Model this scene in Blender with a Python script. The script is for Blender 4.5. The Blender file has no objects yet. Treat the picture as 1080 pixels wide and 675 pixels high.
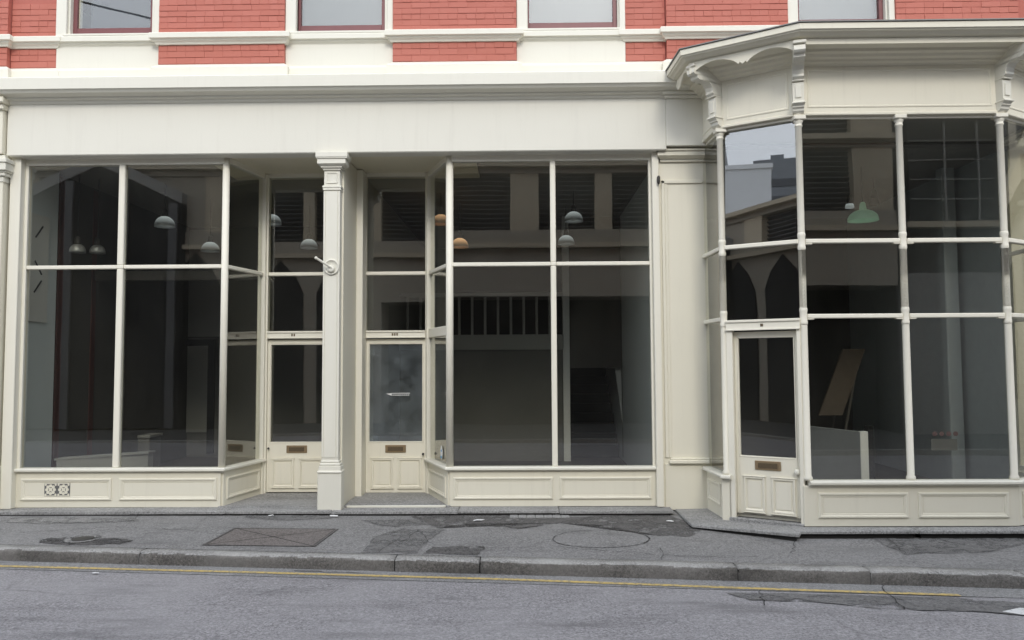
import bpy, bmesh, math, random
from mathutils import Vector, Matrix
random.seed(7)
SC = bpy.context.scene
COL = SC.collection

# ------------------------------------------------------------------ camera
FPX, PITCH, YAW, ROLL, CD, CH = 807.58, .056634, -.0145856, -.0055047, 9.2, 1.79
def _axes():
    cp, sp, cy, sy = math.cos(PITCH), math.sin(PITCH), math.cos(YAW), math.sin(YAW)
    f = Vector((sy*cp, cy*cp, sp)); r = Vector((cy, -sy, 0)); u = r.cross(f)
    c, s = math.cos(ROLL), math.sin(ROLL)
    return r*c+u*s, u*c-r*s, f
AX, AY, AZ = _axes()
CAMP = Vector((0, -CD, CH))
def hY(u, v, Y=0.):           # photo pixel -> point on the plane at depth Y
    d = AZ+AX*((u-540)/FPX)-AY*((v-337.5)/FPX); return CAMP+d*((Y+CD)/d.y)
def hX(u, v, Y=0.): return hY(u, v, Y).x
def hZg(u, v, fz):            # photo pixel -> point on the ground z = fz(x, y)
    d = AZ+AX*((u-540)/FPX)-AY*((v-337.5)/FPX); z = 0.
    for _ in range(12):
        t = (z-CH)/d.z; p = CAMP+d*t; z = fz(p.x, p.y)
    return p
cam = bpy.data.cameras.new('camera'); cam.sensor_width = 36; cam.lens = FPX/1080*36; cam.clip_end = 2000
camo = bpy.data.objects.new('camera', cam); COL.objects.link(camo)
camo.matrix_world = Matrix(((AX.x, AY.x, -AZ.x, CAMP.x), (AX.y, AY.y, -AZ.y, CAMP.y), (AX.z, AY.z, -AZ.z, CAMP.z), (0, 0, 0, 1)))
SC.camera = camo

# ------------------------------------------------------------------ world, sun, exposure
W = bpy.data.worlds.new('World'); SC.world = W; W.use_nodes = True
nt = W.node_tree; nt.nodes.clear()
sky = nt.nodes.new('ShaderNodeTexSky'); sky.sky_type = 'NISHITA'; sky.sun_disc = False
SUN_EL, SUN_AZ = 36., 8.      # azimuth: degrees to the right of straight behind the camera
sky.sun_elevation = math.radians(SUN_EL); sky.sun_rotation = math.radians(180-8); sky.dust_density = 6; sky.air_density = 1.; sky.ozone_density = 1.
hs = nt.nodes.new('ShaderNodeHueSaturation'); hs.inputs['Saturation'].default_value = .22
mx = nt.nodes.new('ShaderNodeMix'); mx.data_type = 'RGBA'; mx.inputs['Factor'].default_value = .75; mx.inputs['B'].default_value = (15.1, 16.3, 18.6, 1)
bg = nt.nodes.new('ShaderNodeBackground'); bg.inputs['Strength'].default_value = .15
out = nt.nodes.new('ShaderNodeOutputWorld')
nt.links.new(sky.outputs[0], hs.inputs['Color']); nt.links.new(hs.outputs[0], mx.inputs['A']); nt.links.new(mx.outputs['Result'], bg.inputs[0]); nt.links.new(bg.outputs[0], out.inputs[0])
sl = bpy.data.lights.new('sun', 'SUN'); sl.energy = 1.4; sl.angle = math.radians(14); sl.color = (1, .945, .85)
so = bpy.data.objects.new('sun', sl); COL.objects.link(so)
_e, _a = math.radians(SUN_EL), math.radians(SUN_AZ)
sdir = Vector((math.sin(_a)*math.cos(_e), -math.cos(_a)*math.cos(_e), math.sin(_e)))
so.rotation_euler = sdir.to_track_quat('Z', 'Y').to_euler()
SC.view_settings.view_transform = 'Standard'; SC.view_settings.look = 'None'; SC.view_settings.gamma = 1; SC.view_settings.exposure = -0.18
SC.render.engine = 'CYCLES'
cy = SC.cycles; cy.use_denoising = True; cy.max_bounces = 8; cy.diffuse_bounces = 5; cy.glossy_bounces = 5; cy.transparent_max_bounces = 24; cy.transmission_bounces = 4
cy.caustics_reflective = False; cy.caustics_refractive = False; cy.sample_clamp_indirect = 6

# ------------------------------------------------------------------ materials
MATS = {}
def nodes(name):
    m = bpy.data.materials.new(name); m.use_nodes = True; MATS[name] = m
    n = m.node_tree; b = n.nodes['Principled BSDF']; return m, n, b
def N(n, t, **kw):
    x = n.nodes.new(t)
    for k, v in kw.items():
        if k in x.inputs: x.inputs[k].default_value = v
        else: setattr(x, k, v)
    return x
def mixc(n, fac, a, b, blend='MIX'):
    x = n.nodes.new('ShaderNodeMix'); x.data_type = 'RGBA'; x.blend_type = blend
    for s, v in ((x.inputs['Factor'], fac), (x.inputs['A'], a), (x.inputs['B'], b)):
        if hasattr(v, 'is_linked'): n.links.new(v, s)
        elif isinstance(v, (int, float)): s.default_value = v
        else: s.default_value = (*v, 1)
    return x.outputs['Result']
def ramp(n, src, p0, p1, c0=0., c1=1.):
    r = n.nodes.new('ShaderNodeMapRange'); r.inputs['From Min'].default_value = p0; r.inputs['From Max'].default_value = p1
    r.inputs['To Min'].default_value = c0; r.inputs['To Max'].default_value = c1; n.links.new(src, r.inputs['Value']); return r.outputs[0]
def coords(n, scale=(1, 1, 1)):
    g = n.nodes.new('ShaderNodeNewGeometry'); m = n.nodes.new('ShaderNodeMapping'); m.inputs['Scale'].default_value = scale
    n.links.new(g.outputs['Position'], m.inputs['Vector']); return m.outputs[0]
def noise(n, vec, scale, detail=4, rough=.55):
    x = N(n, 'ShaderNodeTexNoise', Scale=scale, Detail=detail, Roughness=rough); n.links.new(vec, x.inputs['Vector']); return x.outputs['Fac']
def bump(n, b, src, strength, dist=.01):
    x = N(n, 'ShaderNodeBump', Strength=strength, Distance=dist); n.links.new(src, x.inputs['Height']); n.links.new(x.outputs[0], b.inputs['Normal'])

def paint(name, col, dirt=(.40, .36, .29), rough=.5, amt=.35, bs=.15):
    m, n, b = nodes(name); v = coords(n)
    big = ramp(n, noise(n, v, 1.3, 5), .35, .75)
    vs = coords(n, (14, 14, .8)); streak = ramp(n, noise(n, vs, 1., 5, .6), .55, .8)
    fine = ramp(n, noise(n, v, 45, 4, .7), .62, .8)
    c = mixc(n, ramp(n, big, 0, 1, 0, .10), col, tuple(x*.82 for x in col))
    c = mixc(n, ramp(n, streak, 0, 1, 0, amt*.35), c, dirt)
    c = mixc(n, ramp(n, fine, 0, 1, 0, amt*.4), c, dirt)
    chip = ramp(n, noise(n, v, 22, 6, .75), .70, .73, 0, amt*1.1)
    c = mixc(n, chip, c, (.36, .33, .28))
    stain = ramp(n, noise(n, coords(n, (3.2, 3.2, .5)), 1.6, 6, .7), .56, .78, 0, amt*.5)
    c = mixc(n, stain, c, tuple(x*.72 for x in col))
    n.links.new(c, b.inputs['Base Color']); b.inputs['Roughness'].default_value = rough; b.inputs['Specular IOR Level'].default_value = .35
    bump(n, b, noise(n, v, 60, 5, .7), bs, .004)
    return m
CREAM = paint('cream_paint', (.74, .705, .585))
CREAMW = paint('white_cream_paint', (.72, .70, .61), amt=.25)
MULL = paint('glazing_bar_paint', (.77, .74, .635), amt=.25)
STUCCO = paint('stucco_paint', (.73, .71, .625), rough=.7, amt=.3, bs=.3)
SOFF = paint('soffit_paint', (.74, .69, .53), amt=.4)
DOORP = paint('door_paint', (.75, .715, .60), amt=.4)

def plain(name, col, rough=.6, metal=0., var=.2, scale=9., bs=.1):
    m, n, b = nodes(name); v = coords(n)
    c = mixc(n, noise(n, v, scale, 5, .6), tuple(x*(1-var) for x in col), tuple(min(1, x*(1+var)) for x in col))
    n.links.new(c, b.inputs['Base Color']); b.inputs['Roughness'].default_value = rough; b.inputs['Metallic'].default_value = metal
    if bs: bump(n, b, noise(n, v, scale*6, 4), bs, .004)
    return m
m, n, b = nodes('painted_brick'); v = coords(n)
oi = n.nodes.new('ShaderNodeObjectInfo')
c = mixc(n, oi.outputs['Random'], (.445, .140, .100), (.48, .158, .116))
c = mixc(n, ramp(n, noise(n, v, 30, 5, .7), .55, .8, 0, .35), c, (.37, .11, .09))
c = mixc(n, ramp(n, noise(n, v, 6, 5, .6), .55, .8, 0, .25), c, (.50, .20, .165))
n.links.new(c, b.inputs['Base Color']); b.inputs['Roughness'].default_value = .75; bump(n, b, noise(n, v, 110, 5, .7), .5, .004)
BRICK = m
MORTAR = plain('painted_mortar', (.42, .13, .098), .85, var=.1, scale=40)
BROWN = plain('maroon_window_paint', (.17, .055, .055), .45, var=.15)
BRASS = plain('dull_brass', (.34, .25, .15), .42, .6, var=.3, scale=60)
BRASSD = plain('tarnished_brass', (.16, .12, .075), .45, .6, var=.35, scale=70)
IRON = plain('dark_iron', (.05, .047, .043), .6, .3)
STEEL = plain('brushed_aluminium_shade', (.60, .63, .65), .3, .25, var=.1)
STEELD = plain('dull_grey_shade', (.35, .36, .37), .4, .3, var=.15)
COPPER = plain('copper_shade', (.72, .42, .22), .45, .3, var=.1)
GREENI = plain('pale_green_enamel', (.35, .72, .45), .4)
def glow(m_, col, k):      # emission in the dome colour paints a highlight, strongest round the crown
    n_ = m_.node_tree; b_ = n_.nodes['Principled BSDF']; b_.inputs['Emission Color'].default_value = (*col, 1)
    tc = n_.nodes.new('ShaderNodeTexCoord'); sp = n_.nodes.new('ShaderNodeSeparateXYZ'); n_.links.new(tc.outputs['Object'], sp.inputs[0])
    n_.links.new(ramp(n_, sp.outputs['Z'], -.125, -.01, k*.12, k*3.4), b_.inputs['Emission Strength'])
glow(STEEL, (.75, .85, .9), .17); glow(COPPER, (1., .60, .32), .30); glow(GREENI, (.45, 1., .6), .35)
GREENS = plain('green_tinted_enamel', (.42, .60, .50), .35, .1)
_b = GREENS.node_tree.nodes['Principled BSDF']; _b.inputs['Emission Color'].default_value = (.4, .9, .6, 1); _b.inputs['Emission Strength'].default_value = .10  # weak green glow put into the bay dome's colour
CORD = plain('black_cord', (.02, .02, .02), .6)
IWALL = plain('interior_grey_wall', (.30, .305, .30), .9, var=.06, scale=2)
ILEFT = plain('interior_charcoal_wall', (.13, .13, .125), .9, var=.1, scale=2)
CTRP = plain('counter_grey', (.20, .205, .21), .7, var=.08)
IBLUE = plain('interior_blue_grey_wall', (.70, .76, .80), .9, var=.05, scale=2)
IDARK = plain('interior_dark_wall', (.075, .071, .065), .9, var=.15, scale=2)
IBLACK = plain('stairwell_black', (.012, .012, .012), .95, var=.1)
ICEIL = plain('interior_ceiling', (.22, .22, .21), .9, var=.05)
IFLOOR = plain('interior_floorboard', (.05, .04, .032), .5, var=.3, scale=6)
OXRED = plain('oxblood_post', (.085, .028, .022), .5)
WHITEB = plain('white_board', (.70, .72, .73), .6, var=.05)
PLANKW = plain('raw_timber', (.055, .04, .028), .7, var=.35, scale=14)
PICT = plain('faded_picture', (.30, .42, .42), .6, var=.5, scale=18)
PAPER = plain('paper', (.74, .74, .73), .8, var=.04)
INK = plain('dark_ink', (.05, .05, .055), .7)
PINK = plain('pink_ink', (.13, .07, .075), .8)
BLUE = plain('blue_ink', (.15, .35, .55), .6)
BLIND = plain('roller_blind_cloth', (.05, .06, .085), .9, var=.06, scale=12)
BLINDP = plain('pale_blind_cloth', (.17, .19, .22), .9, var=.06, scale=12)
LEAD = plain('lead_flashing', (.24, .24, .23), .7)
CURT = plain('grey_curtain', (.36, .40, .42), .9, var=.1)

def fresnel2(n, ior):        # same reflectance on entering and leaving the pane
    g = n.nodes.new('ShaderNodeNewGeometry'); f = N(n, 'ShaderNodeFresnel'); n.links.new(ramp(n, g.outputs['Backfacing'], 0, 1, ior, 1/ior), f.inputs['IOR']); return f
m, n, b = nodes('window_glass'); n.nodes.remove(b)
fr = fresnel2(n, 1.85); tr = N(n, 'ShaderNodeBsdfTransparent'); gl = N(n, 'ShaderNodeBsdfGlossy', Roughness=.0)
tr.inputs['Color'].default_value = (.95, .95, .91, 1); gl.inputs['Color'].default_value = (1, 1, 1, 1)
ms = N(n, 'ShaderNodeMixShader'); v = coords(n)
bp = N(n, 'ShaderNodeBump', Strength=.045, Distance=.02); n.links.new(noise(n, v, 1.1, 1.), bp.inputs['Height']); n.links.new(bp.outputs[0], gl.inputs['Normal'])
df = N(n, 'ShaderNodeBsdfDiffuse'); df.inputs['Color'].default_value = (.62, .61, .56, 1); md = N(n, 'ShaderNodeMixShader')
n.links.new(ramp(n, noise(n, coords(n, (1.5, 1.5, .6)), 2.2, 6, .65), .35, .75, .0012, .007), md.inputs[0]); n.links.new(tr.outputs[0], md.inputs[1]); n.links.new(df.outputs[0], md.inputs[2])
n.links.new(fr.outputs[0], ms.inputs[0]); n.links.new(md.outputs[0], ms.inputs[1]); n.links.new(gl.outputs[0], ms.inputs[2])
n.links.new(ms.outputs[0], n.nodes['Material Output'].inputs[0]); GLASS = m
REFG = GLASS.copy(); REFG.name = 'mirror_like_plate_glass'
for nd in REFG.node_tree.nodes:
    if nd.type == 'MAP_RANGE' and abs(nd.inputs['To Min'].default_value-1.85) < 1e-4: nd.inputs['To Min'].default_value = 2.4; nd.inputs['To Max'].default_value = 1/2.4
m, n, b = nodes('dusty_glass'); n.nodes.remove(b)
fr = fresnel2(n, 1.85); tr = N(n, 'ShaderNodeBsdfTransparent'); gl = N(n, 'ShaderNodeBsdfGlossy', Roughness=.02); df = N(n, 'ShaderNodeBsdfDiffuse')
df.inputs['Color'].default_value = (.45, .50, .53, 1); tr.inputs['Color'].default_value = (.9, .93, .93, 1)
v = coords(n); du = ramp(n, noise(n, v, 5, 6, .65), .35, .75, .04, .16)
m1 = N(n, 'ShaderNodeMixShader'); m2 = N(n, 'ShaderNodeMixShader')
n.links.new(du, m1.inputs[0]); n.links.new(tr.outputs[0], m1.inputs[1]); n.links.new(df.outputs[0], m1.inputs[2])
n.links.new(fr.outputs[0], m2.inputs[0]); n.links.new(m1.outputs[0], m2.inputs[1]); n.links.new(gl.outputs[0], m2.inputs[2])
n.links.new(m2.outputs[0], n.nodes['Material Output'].inputs[0]); DUSTY = m

def asphalt(name, col, light, spec_scale=180, blotch=.5, crack=.5, ragged=False):
    m, n, b = nodes(name); v = coords(n)
    c = mixc(n, ramp(n, noise(n, v, 48, 3, .85), .36, .64), tuple(x*.5 for x in col), tuple(x*1.5 for x in col))
    c = mixc(n, ramp(n, noise(n, v, 20, 3, .7), .55, .72, 0, .55), c, tuple(x*1.75 for x in col))
    c = mixc(n, ramp(n, noise(n, v, 11, 4, .7), .52, .72, 0, .5), c, tuple(x*.55 for x in col))
    c = mixc(n, ramp(n, noise(n, v, 90, 2, .6), .64, .70, 0, .8), c, tuple(min(.5, x*2.4) for x in col))
    c = mixc(n, ramp(n, noise(n, v, .9, 6, .62), .42, .68, 0, blotch), c, light)
    c = mixc(n, ramp(n, noise(n, coords(n, (.5, 2.2, 1)), 1.7, 6, .65), .52, .72, 0, blotch), c, tuple(x*.5 for x in col))
    wv = n.nodes.new('ShaderNodeMix'); wv.data_type = 'RGBA'; wv.inputs['Factor'].default_value = .12
    nn = N(n, 'ShaderNodeTexNoise', Scale=2.5, Detail=4); n.links.new(v, nn.inputs['Vector']); n.links.new(v, wv.inputs['A']); n.links.new(nn.outputs['Color'], wv.inputs['B'])
    vo = N(n, 'ShaderNodeTexVoronoi', feature='DISTANCE_TO_EDGE', Scale=.75); n.links.new(wv.outputs['Result'], vo.inputs['Vector'])
    msk = ramp(n, noise(n, v, .6, 3), .48, .6, 0, crack)
    ck = N(n, 'ShaderNodeMath', operation='MULTIPLY'); n.links.new(ramp(n, vo.outputs['Distance'], .004, .014, 1, 0), ck.inputs[0]); n.links.new(msk, ck.inputs[1])
    c = mixc(n, ck.outputs[0], c, (.018, .017, .016))
    n.links.new(c, b.inputs['Base Color']); b.inputs['Roughness'].default_value = .85; b.inputs['Specular IOR Level'].default_value = .3
    bump(n, b, noise(n, v, 60, 4, .8), .7, .008)
    if ragged:      # stains and worn skim coats: the edge breaks up
        tb = N(n, 'ShaderNodeBsdfTransparent'); mm = N(n, 'ShaderNodeMixShader'); n.links.new(ramp(n, noise(n, v, 5, 6, .7), .36, .52), mm.inputs[0])
        n.links.new(tb.outputs[0], mm.inputs[1]); n.links.new(b.outputs[0], mm.inputs[2]); n.links.new(mm.outputs[0], n.nodes['Material Output'].inputs[0])
    return m
ROADM = asphalt('worn_road_asphalt', (.258, .248, .25), (.325, .315, .315), 150, .62, .25)
PAVEM = asphalt('pavement_asphalt', (.205, .20, .194), (.26, .255, .248), 120, .5, .2)
PATCHD = asphalt('dark_asphalt_patch', (.105, .10, .096), (.145, .14, .135), 130, .5, .2, True)
PATCHM = asphalt('mid_asphalt_patch', (.15, .146, .141), (.19, .186, .18), 130, .45, .2, True)
PATCHM2 = asphalt('cover_frame_iron', (.11, .103, .098), (.15, .14, .135), 130, .45, .1)
PATCHL = asphalt('light_concrete_patch', (.215, .21, .20), (.27, .265, .255), 100, .4, .2, True)
FARP = asphalt('far_pavement_shaded_asphalt', (.075, .073, .07), (.10, .098, .095), 120, .4, .1)  # asphalt darkened, with the far side's shade put into its colour
GUTT = asphalt('gutter_concrete', (.225, .222, .215), (.31, .305, .295), 90, .5, .3)
COVERM = asphalt('rusty_cover_plate', (.155, .138, .128), (.19, .175, .165), 160, .4, .2)
BLUEST = asphalt('bluestone', (.27, .266, .258), (.35, .346, .335), 90, .55, .15)
KERBM = asphalt('kerb_stone', (.30, .292, .275), (.42, .41, .385), 70, .8, .1)
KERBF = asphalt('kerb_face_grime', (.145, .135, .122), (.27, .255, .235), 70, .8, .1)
TAR_SHADE = plain('tar_joint_and_gap_shade', (.02, .019, .018), .8)
m, n, b = nodes('worn_yellow_line'); v = coords(n)
c = mixc(n, ramp(n, noise(n, v, 30, 5, .75), .46, .60, 0, .85), (.56, .41, .14), (.20, .19, .16)); c = mixc(n, ramp(n, noise(n, v, 1.5, 3), .5, .7, 0, .5), c, (.45, .33, .12))
n.links.new(c, b.inputs['Base Color']); b.inputs['Roughness'].default_value = .8; YEL = m
m, n, b = nodes('worn_white_line'); v = coords(n)
c = mixc(n, ramp(n, noise(n, v, 25, 5, .75), .52, .66), (.66, .66, .65), (.22, .22, .22)); n.links.new(c, b.inputs['Base Color']); WHL = m
GROUND = plain('plain_earth', (.16, .15, .13), .95)
OPPW = paint('opposite_tan_render', (.36, .33, .27), rough=.85)
OPPB = paint('opposite_beige_pilaster', (.50, .44, .33), rough=.85)
OPPG = paint('opposite_grey_wall', (.27, .265, .25), rough=.9)
NBW = paint('neighbour_dark_brick', (.06, .056, .05), rough=.9)
OPPD = plain('opposite_dark_opening', (.018, .018, .018), .9)
LOUV = plain('dark_louvre_slat', (.10, .10, .10), .6)
PALE = plain('pale_concrete_block', (.80, .81, .82), .9, var=.05, scale=1)
TOWER = plain('grey_tower', (.20, .215, .235), .8, var=.08, scale=1)
TGLASS = plain('tower_window_band', (.05, .055, .065), .25)

# ------------------------------------------------------------------ geometry helpers
class MB:
    """collects shapes in a local frame (u along, d into the building, z up) and builds ONE mesh"""
    def __init__(s, o=(0, 0), dr=(1, 0)):
        L = math.hypot(*dr); s.o = o; s.dx = (dr[0]/L, dr[1]/L); s.v = []; s.f = []; s.sm = []
    def w(s, p): u, d, z = p; return (s.o[0]+u*s.dx[0]-d*s.dx[1], s.o[1]+u*s.dx[1]+d*s.dx[0], z)
    def add(s, vs, fs, smooth=False):
        k = len(s.v); s.v += [s.w(p) for p in vs]; s.f += [tuple(i+k for i in f) for f in fs]; s.sm += [smooth]*len(fs); return s
    def raw(s, vs, fs, smooth=False):
        k = len(s.v); s.v += [tuple(p) for p in vs]; s.f += [tuple(i+k for i in f) for f in fs]; s.sm += [smooth]*len(fs); return s
    def box(s, u0, u1, d0, d1, z0, z1, bv=.004):
        if bv <= 0 or min(abs(u1-u0), abs(d1-d0), abs(z1-z0)) < 2.5*bv:
            vs = [(x, y, z) for x in (u0, u1) for y in (d0, d1) for z in (z0, z1)]
            return s.add(vs, [(0, 1, 3, 2), (4, 6, 7, 5), (0, 4, 5, 1), (2, 3, 7, 6), (0, 2, 6, 4), (1, 5, 7, 3)])
        vs = []; idx = {}
        lo = (u0, d0, z0); hi = (u1, d1, z1)
        for i in (0, 1):
            for j in (0, 1):
                for k in (0, 1):
                    for a in range(3):
                        p = []
                        for ax, sgn in enumerate((i, j, k)):
                            e = (hi if sgn else lo)[ax]; p.append(e if ax == a else e+(-bv if sgn else bv))
                        idx[(i, j, k, a)] = len(vs); vs.append(tuple(p))
        fs = []
        q = [(0, 0), (1, 0), (1, 1), (0, 1)]
        for a in range(3):
            o = [x for x in range(3) if x != a]
            for sgn in (0, 1):
                f = []
                for (x, y) in q:
                    c = [0, 0, 0]; c[a] = sgn; c[o[0]] = x; c[o[1]] = y; f.append(idx[(*c, a)])
                fs.append(tuple(f))
        for a in range(3):
            o = [x for x in range(3) if x != a]
            for (x, y) in q:
                f = []
                c0 = [0, 0, 0]; c1 = [0, 0, 0]
                for c, t in ((c0, 0), (c1, 1)): c[a] = t; c[o[0]] = x; c[o[1]] = y
                fs.append((idx[(*c0, o[0])], idx[(*c1, o[0])], idx[(*c1, o[1])], idx[(*c0, o[1])]))
        for i in (0, 1):
            for j in (0, 1):
                for k in (0, 1): fs.append(tuple(idx[(i, j, k, a)] for a in range(3)))
        return s.add(vs, fs)
    def prism(s, prof, u0, u1):      # closed profile [(d,z)] extruded along u
        n = len(prof); vs = [(u0, d, z) for d, z in prof]+[(u1, d, z) for d, z in prof]
        fs = [(i, (i+1) % n, n+(i+1) % n, n+i) for i in range(n)]+[tuple(range(n)), tuple(range(n, 2*n))]
        return s.add(vs, fs)
    def plate(s, poly, d0, d1):      # closed outline [(u,z)] with thickness
        n = len(poly); vs = [(u, d0, z) for u, z in poly]+[(u, d1, z) for u, z in poly]
        fs = [(i, (i+1) % n, n+(i+1) % n, n+i) for i in range(n)]+[tuple(range(n)), tuple(range(n, 2*n))]
        return s.add(vs, fs)
    def ring(s, u0, u1, z0, z1, prof):   # picture-frame moulding, prof [(inset, d)]
        k = len(prof); vs = []; fs = []
        for (cu, cz, su, sz) in ((u0, z0, 1, 1), (u1, z0, -1, 1), (u1, z1, -1, -1), (u0, z1, 1, -1)):
            vs += [(cu+su*i, d, cz+sz*i) for i, d in prof]
        for c in range(4):
            for i in range(k-1):
                a, b_ = c*k+i, ((c+1) % 4)*k+i; fs.append((a, b_, b_+1, a+1))
        return s.add(vs, fs)
    def lathe(s, c, prof, seg=16, axis='z'):   # prof [(r, t)] about point c (local)
        vs = []; fs = []
        for r, t in prof:
            for k in range(seg):
                a = 2*math.pi*k/seg; x, y = r*math.cos(a), r*math.sin(a)
                vs.append((c[0]+x, c[1]+y, c[2]+t) if axis == 'z' else (c[0]+x, c[1]+t, c[2]+y))
        for i in range(len(prof)-1):
            for k in range(seg): fs.append((i*seg+k, i*seg+(k+1) % seg, (i+1)*seg+(k+1) % seg, (i+1)*seg+k))
        fs += [tuple(range(seg)), tuple(range((len(prof)-1)*seg, len(prof)*seg))]
        return s.add(vs, fs, True)
    def tube(s, p, q, r, seg=8):
        p, q = Vector(s.w(p)), Vector(s.w(q)); d = (q-p).normalized(); a = d.orthogonal().normalized(); b_ = d.cross(a)
        vs = [tuple(c+(a*math.cos(2*math.pi*k/seg)+b_*math.sin(2*math.pi*k/seg))*r) for c in (p, q) for k in range(seg)]
        fs = [(k, (k+1) % seg, seg+(k+1) % seg, seg+k) for k in range(seg)]+[tuple(range(seg)), tuple(range(seg, 2*seg))]
        return s.raw(vs, fs)
    def build(s, name, mat, parent=None, fix=True, weld=False):
        me = bpy.data.meshes.new(name); me.from_pydata(s.v, [], s.f)
        me.polygons.foreach_set('use_smooth', s.sm)
        if fix:
            bm = bmesh.new(); bm.from_mesh(me)
            if weld: bmesh.ops.remove_doubles(bm, verts=bm.verts, dist=1e-5)
            bmesh.ops.recalc_face_normals(bm, faces=bm.faces); bm.to_mesh(me); bm.free()
        me.materials.append(mat); me.update()
        o = bpy.data.objects.new(name, me); COL.objects.link(o)
        if parent: o.parent = parent
        return o
def sweep(mb, prof, path):
    """profile [(out, z)] swept along a plan path, mitred; outward = right-hand side of travel reversed (street side)"""
    n = len(path); dirs = [(Vector(path[i+1])-Vector(path[i])).normalized() for i in range(n-1)]
    nr = [Vector((d.y, -d.x)) for d in dirs]; k = len(prof); vs = []; fs = []
    for i in range(n):
        if i == 0: m_ = nr[0]
        elif i == n-1: m_ = nr[-1]
        else: m_ = (nr[i-1]+nr[i]); m_ = m_/(m_.dot(nr[i]))
        vs += [(path[i][0]+m_.x*o, path[i][1]+m_.y*o, z) for o, z in prof]
    for i in range(n-1):
        for j in range(k-1): fs.append((i*k+j, (i+1)*k+j, (i+1)*k+j+1, i*k+j+1))
        fs.append((i*k+k-1, (i+1)*k+k-1, (i+1)*k, i*k))
    fs += [tuple(range(k)), tuple(range((n-1)*k, n*k))]
    return mb.raw(vs, fs)
def empty(name, loc, label, cat, group=None, kind=None):
    o = bpy.data.objects.new(name, None); COL.objects.link(o); o.location = loc; o.empty_display_size = .1
    return tag(o, label, cat, group, kind)
def tag(o, label=None, cat=None, group=None, kind=None):
    for k, v in (('label', label), ('category', cat), ('group', group), ('kind', kind)):
        if v: o[k] = v
    return o
def kid(o, parent):     # parent while the parent may have a location
    o.parent = parent; o.matrix_parent_inverse = parent.matrix_basis.inverted(); return o
def link_copy(src, parent, loc=None):
    c = src.copy(); COL.objects.link(c); c.parent = parent
    if loc is not None: c.location = loc
    return c

# ------------------------------------------------------------------ ground, road, pavement, kerb
def pav(x, y): return .042-.024*(-.28-y)-.002*x
def edge_z(x, y): return pav(x, y)
kp = [hZg(u, v, lambda x, y: pav(x, y)) for u, v in ((20, 581), (540, 593), (1060, 608))]
ka = (kp[2].y-kp[0].y)/(kp[2].x-kp[0].x); kb = kp[1].y-ka*kp[1].x
def kerb_y(x): return ka*x+kb            # front top edge of the kerb
KW, KH = .17, .115
def road_z(x, y):
    ky = kerb_y(x); return pav(x, ky)-KH+.028*min(3.2, max(0, ky-y))-.03*max(0, ky-3.2-y)*0
XL, XR = -40, 40
g = MB(); g.add([(-500, -500, -.6), (500, -500, -.6), (500, 500, -.6), (-500, 500, -.6)], [(0, 1, 2, 3)])
tag(g.build('ground', GROUND), kind='structure')
def strip(name, xs, ylo, yhi, fz, mat, ny=10, kind='structure', parent=None, dz=0.):
    vs = []; fs = []
    for x in xs:
        a, b_ = ylo(x), yhi(x)
        for j in range(ny+1): y = a+(b_-a)*j/ny; vs.append((x, y, fz(x, y)+dz))
    for i in range(len(xs)-1):
        for j in range(ny): k = i*(ny+1)+j; fs.append((k, k+ny+1, k+ny+2, k+1))
    o = MB().raw(vs, fs).build(name, mat, parent)
    if kind: o['kind'] = kind
    return o
def fr(a, b, n): return [a+(b-a)*i/n for i in range(n+1)]
XS = [XL, -20]+fr(-12, 12, 96)+[20, XR]
FARK = -8.55
road = strip('road', XS, lambda x: FARK, lambda x: kerb_y(x)-.30, road_z, ROADM, 14)
gut = strip('gutter', XS, lambda x: kerb_y(x)-.302, lambda x: kerb_y(x)+.02, lambda x, y: road_z(x, y)+.004, GUTT, 3)
pave = strip('pavement', XS, lambda x: kerb_y(x)+KW-.005, lambda x: .3, pav, PAVEM, 8)
strip('far_pavement', [XL, XR], lambda x: -13, lambda x: FARK+.15, lambda x, y: .05, FARP, 2)
fk = MB(); fk.box(XL, XR, FARK, FARK+.15, -.25, .055, .02); tag(fk.build('far_kerb', KERBM), kind='structure')
# kerb stones, joints where the photograph shows them
kerb = bpy.data.objects.new('kerb', None); COL.objects.link(kerb); kerb['kind'] = 'structure'
jx = [hZg(u, v, lambda x, y: pav(x, y)).x for u, v in ((133, 590), (413, 595), (505, 597), (782, 603), (925, 607))]
joints = [-12.5, -10.6, -8.9, -6.9]+jx+[jx[-1]+1.25, jx[-1]+2.6, jx[-1]+3.9, jx[-1]+5.4, jx[-1]+7, 13]
for i in range(len(joints)-1):
    a, b_ = joints[i]+.006, joints[i+1]-.006; ns = max(4, int((b_-a)/.09)); vs = []; fs = []
    pr = [(-.006, -.18), (-.004, -.075), (.0, -.028), (.006, -.014), (.016, -.004), (.034, .001), (KW, .0), (KW, -.16)]
    np_ = len(pr); r0 = random.random()*.006; chip = random.choice((0, ns))
    for s_ in range(ns+1):
        x = a+(b_-a)*s_/ns; ky = kerb_y(x)
        for j, (o, z) in enumerate(pr):
            jit = random.uniform(-.006, .006) if 0 < j < 6 else 0
            drop = -.02*random.random() if (s_ == chip and 1 < j < 5) else 0
            vs.append((x, ky+o+jit+abs(drop)*.7, pav(x, ky+KW)+z+.004+jit*.6-r0+drop-(.003 if s_ in (0, ns) else 0)))
    for s_ in range(ns):
        for j in range(np_-1): k = s_*np_+j; fs.append((k, k+np_, k+np_+1, k+1))
    fs += [tuple(range(np_)), tuple(range(ns*np_, (ns+1)*np_))]
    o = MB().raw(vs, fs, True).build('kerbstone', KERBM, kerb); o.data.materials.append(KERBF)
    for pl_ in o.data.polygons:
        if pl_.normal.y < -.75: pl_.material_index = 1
jb = MB()
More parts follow.
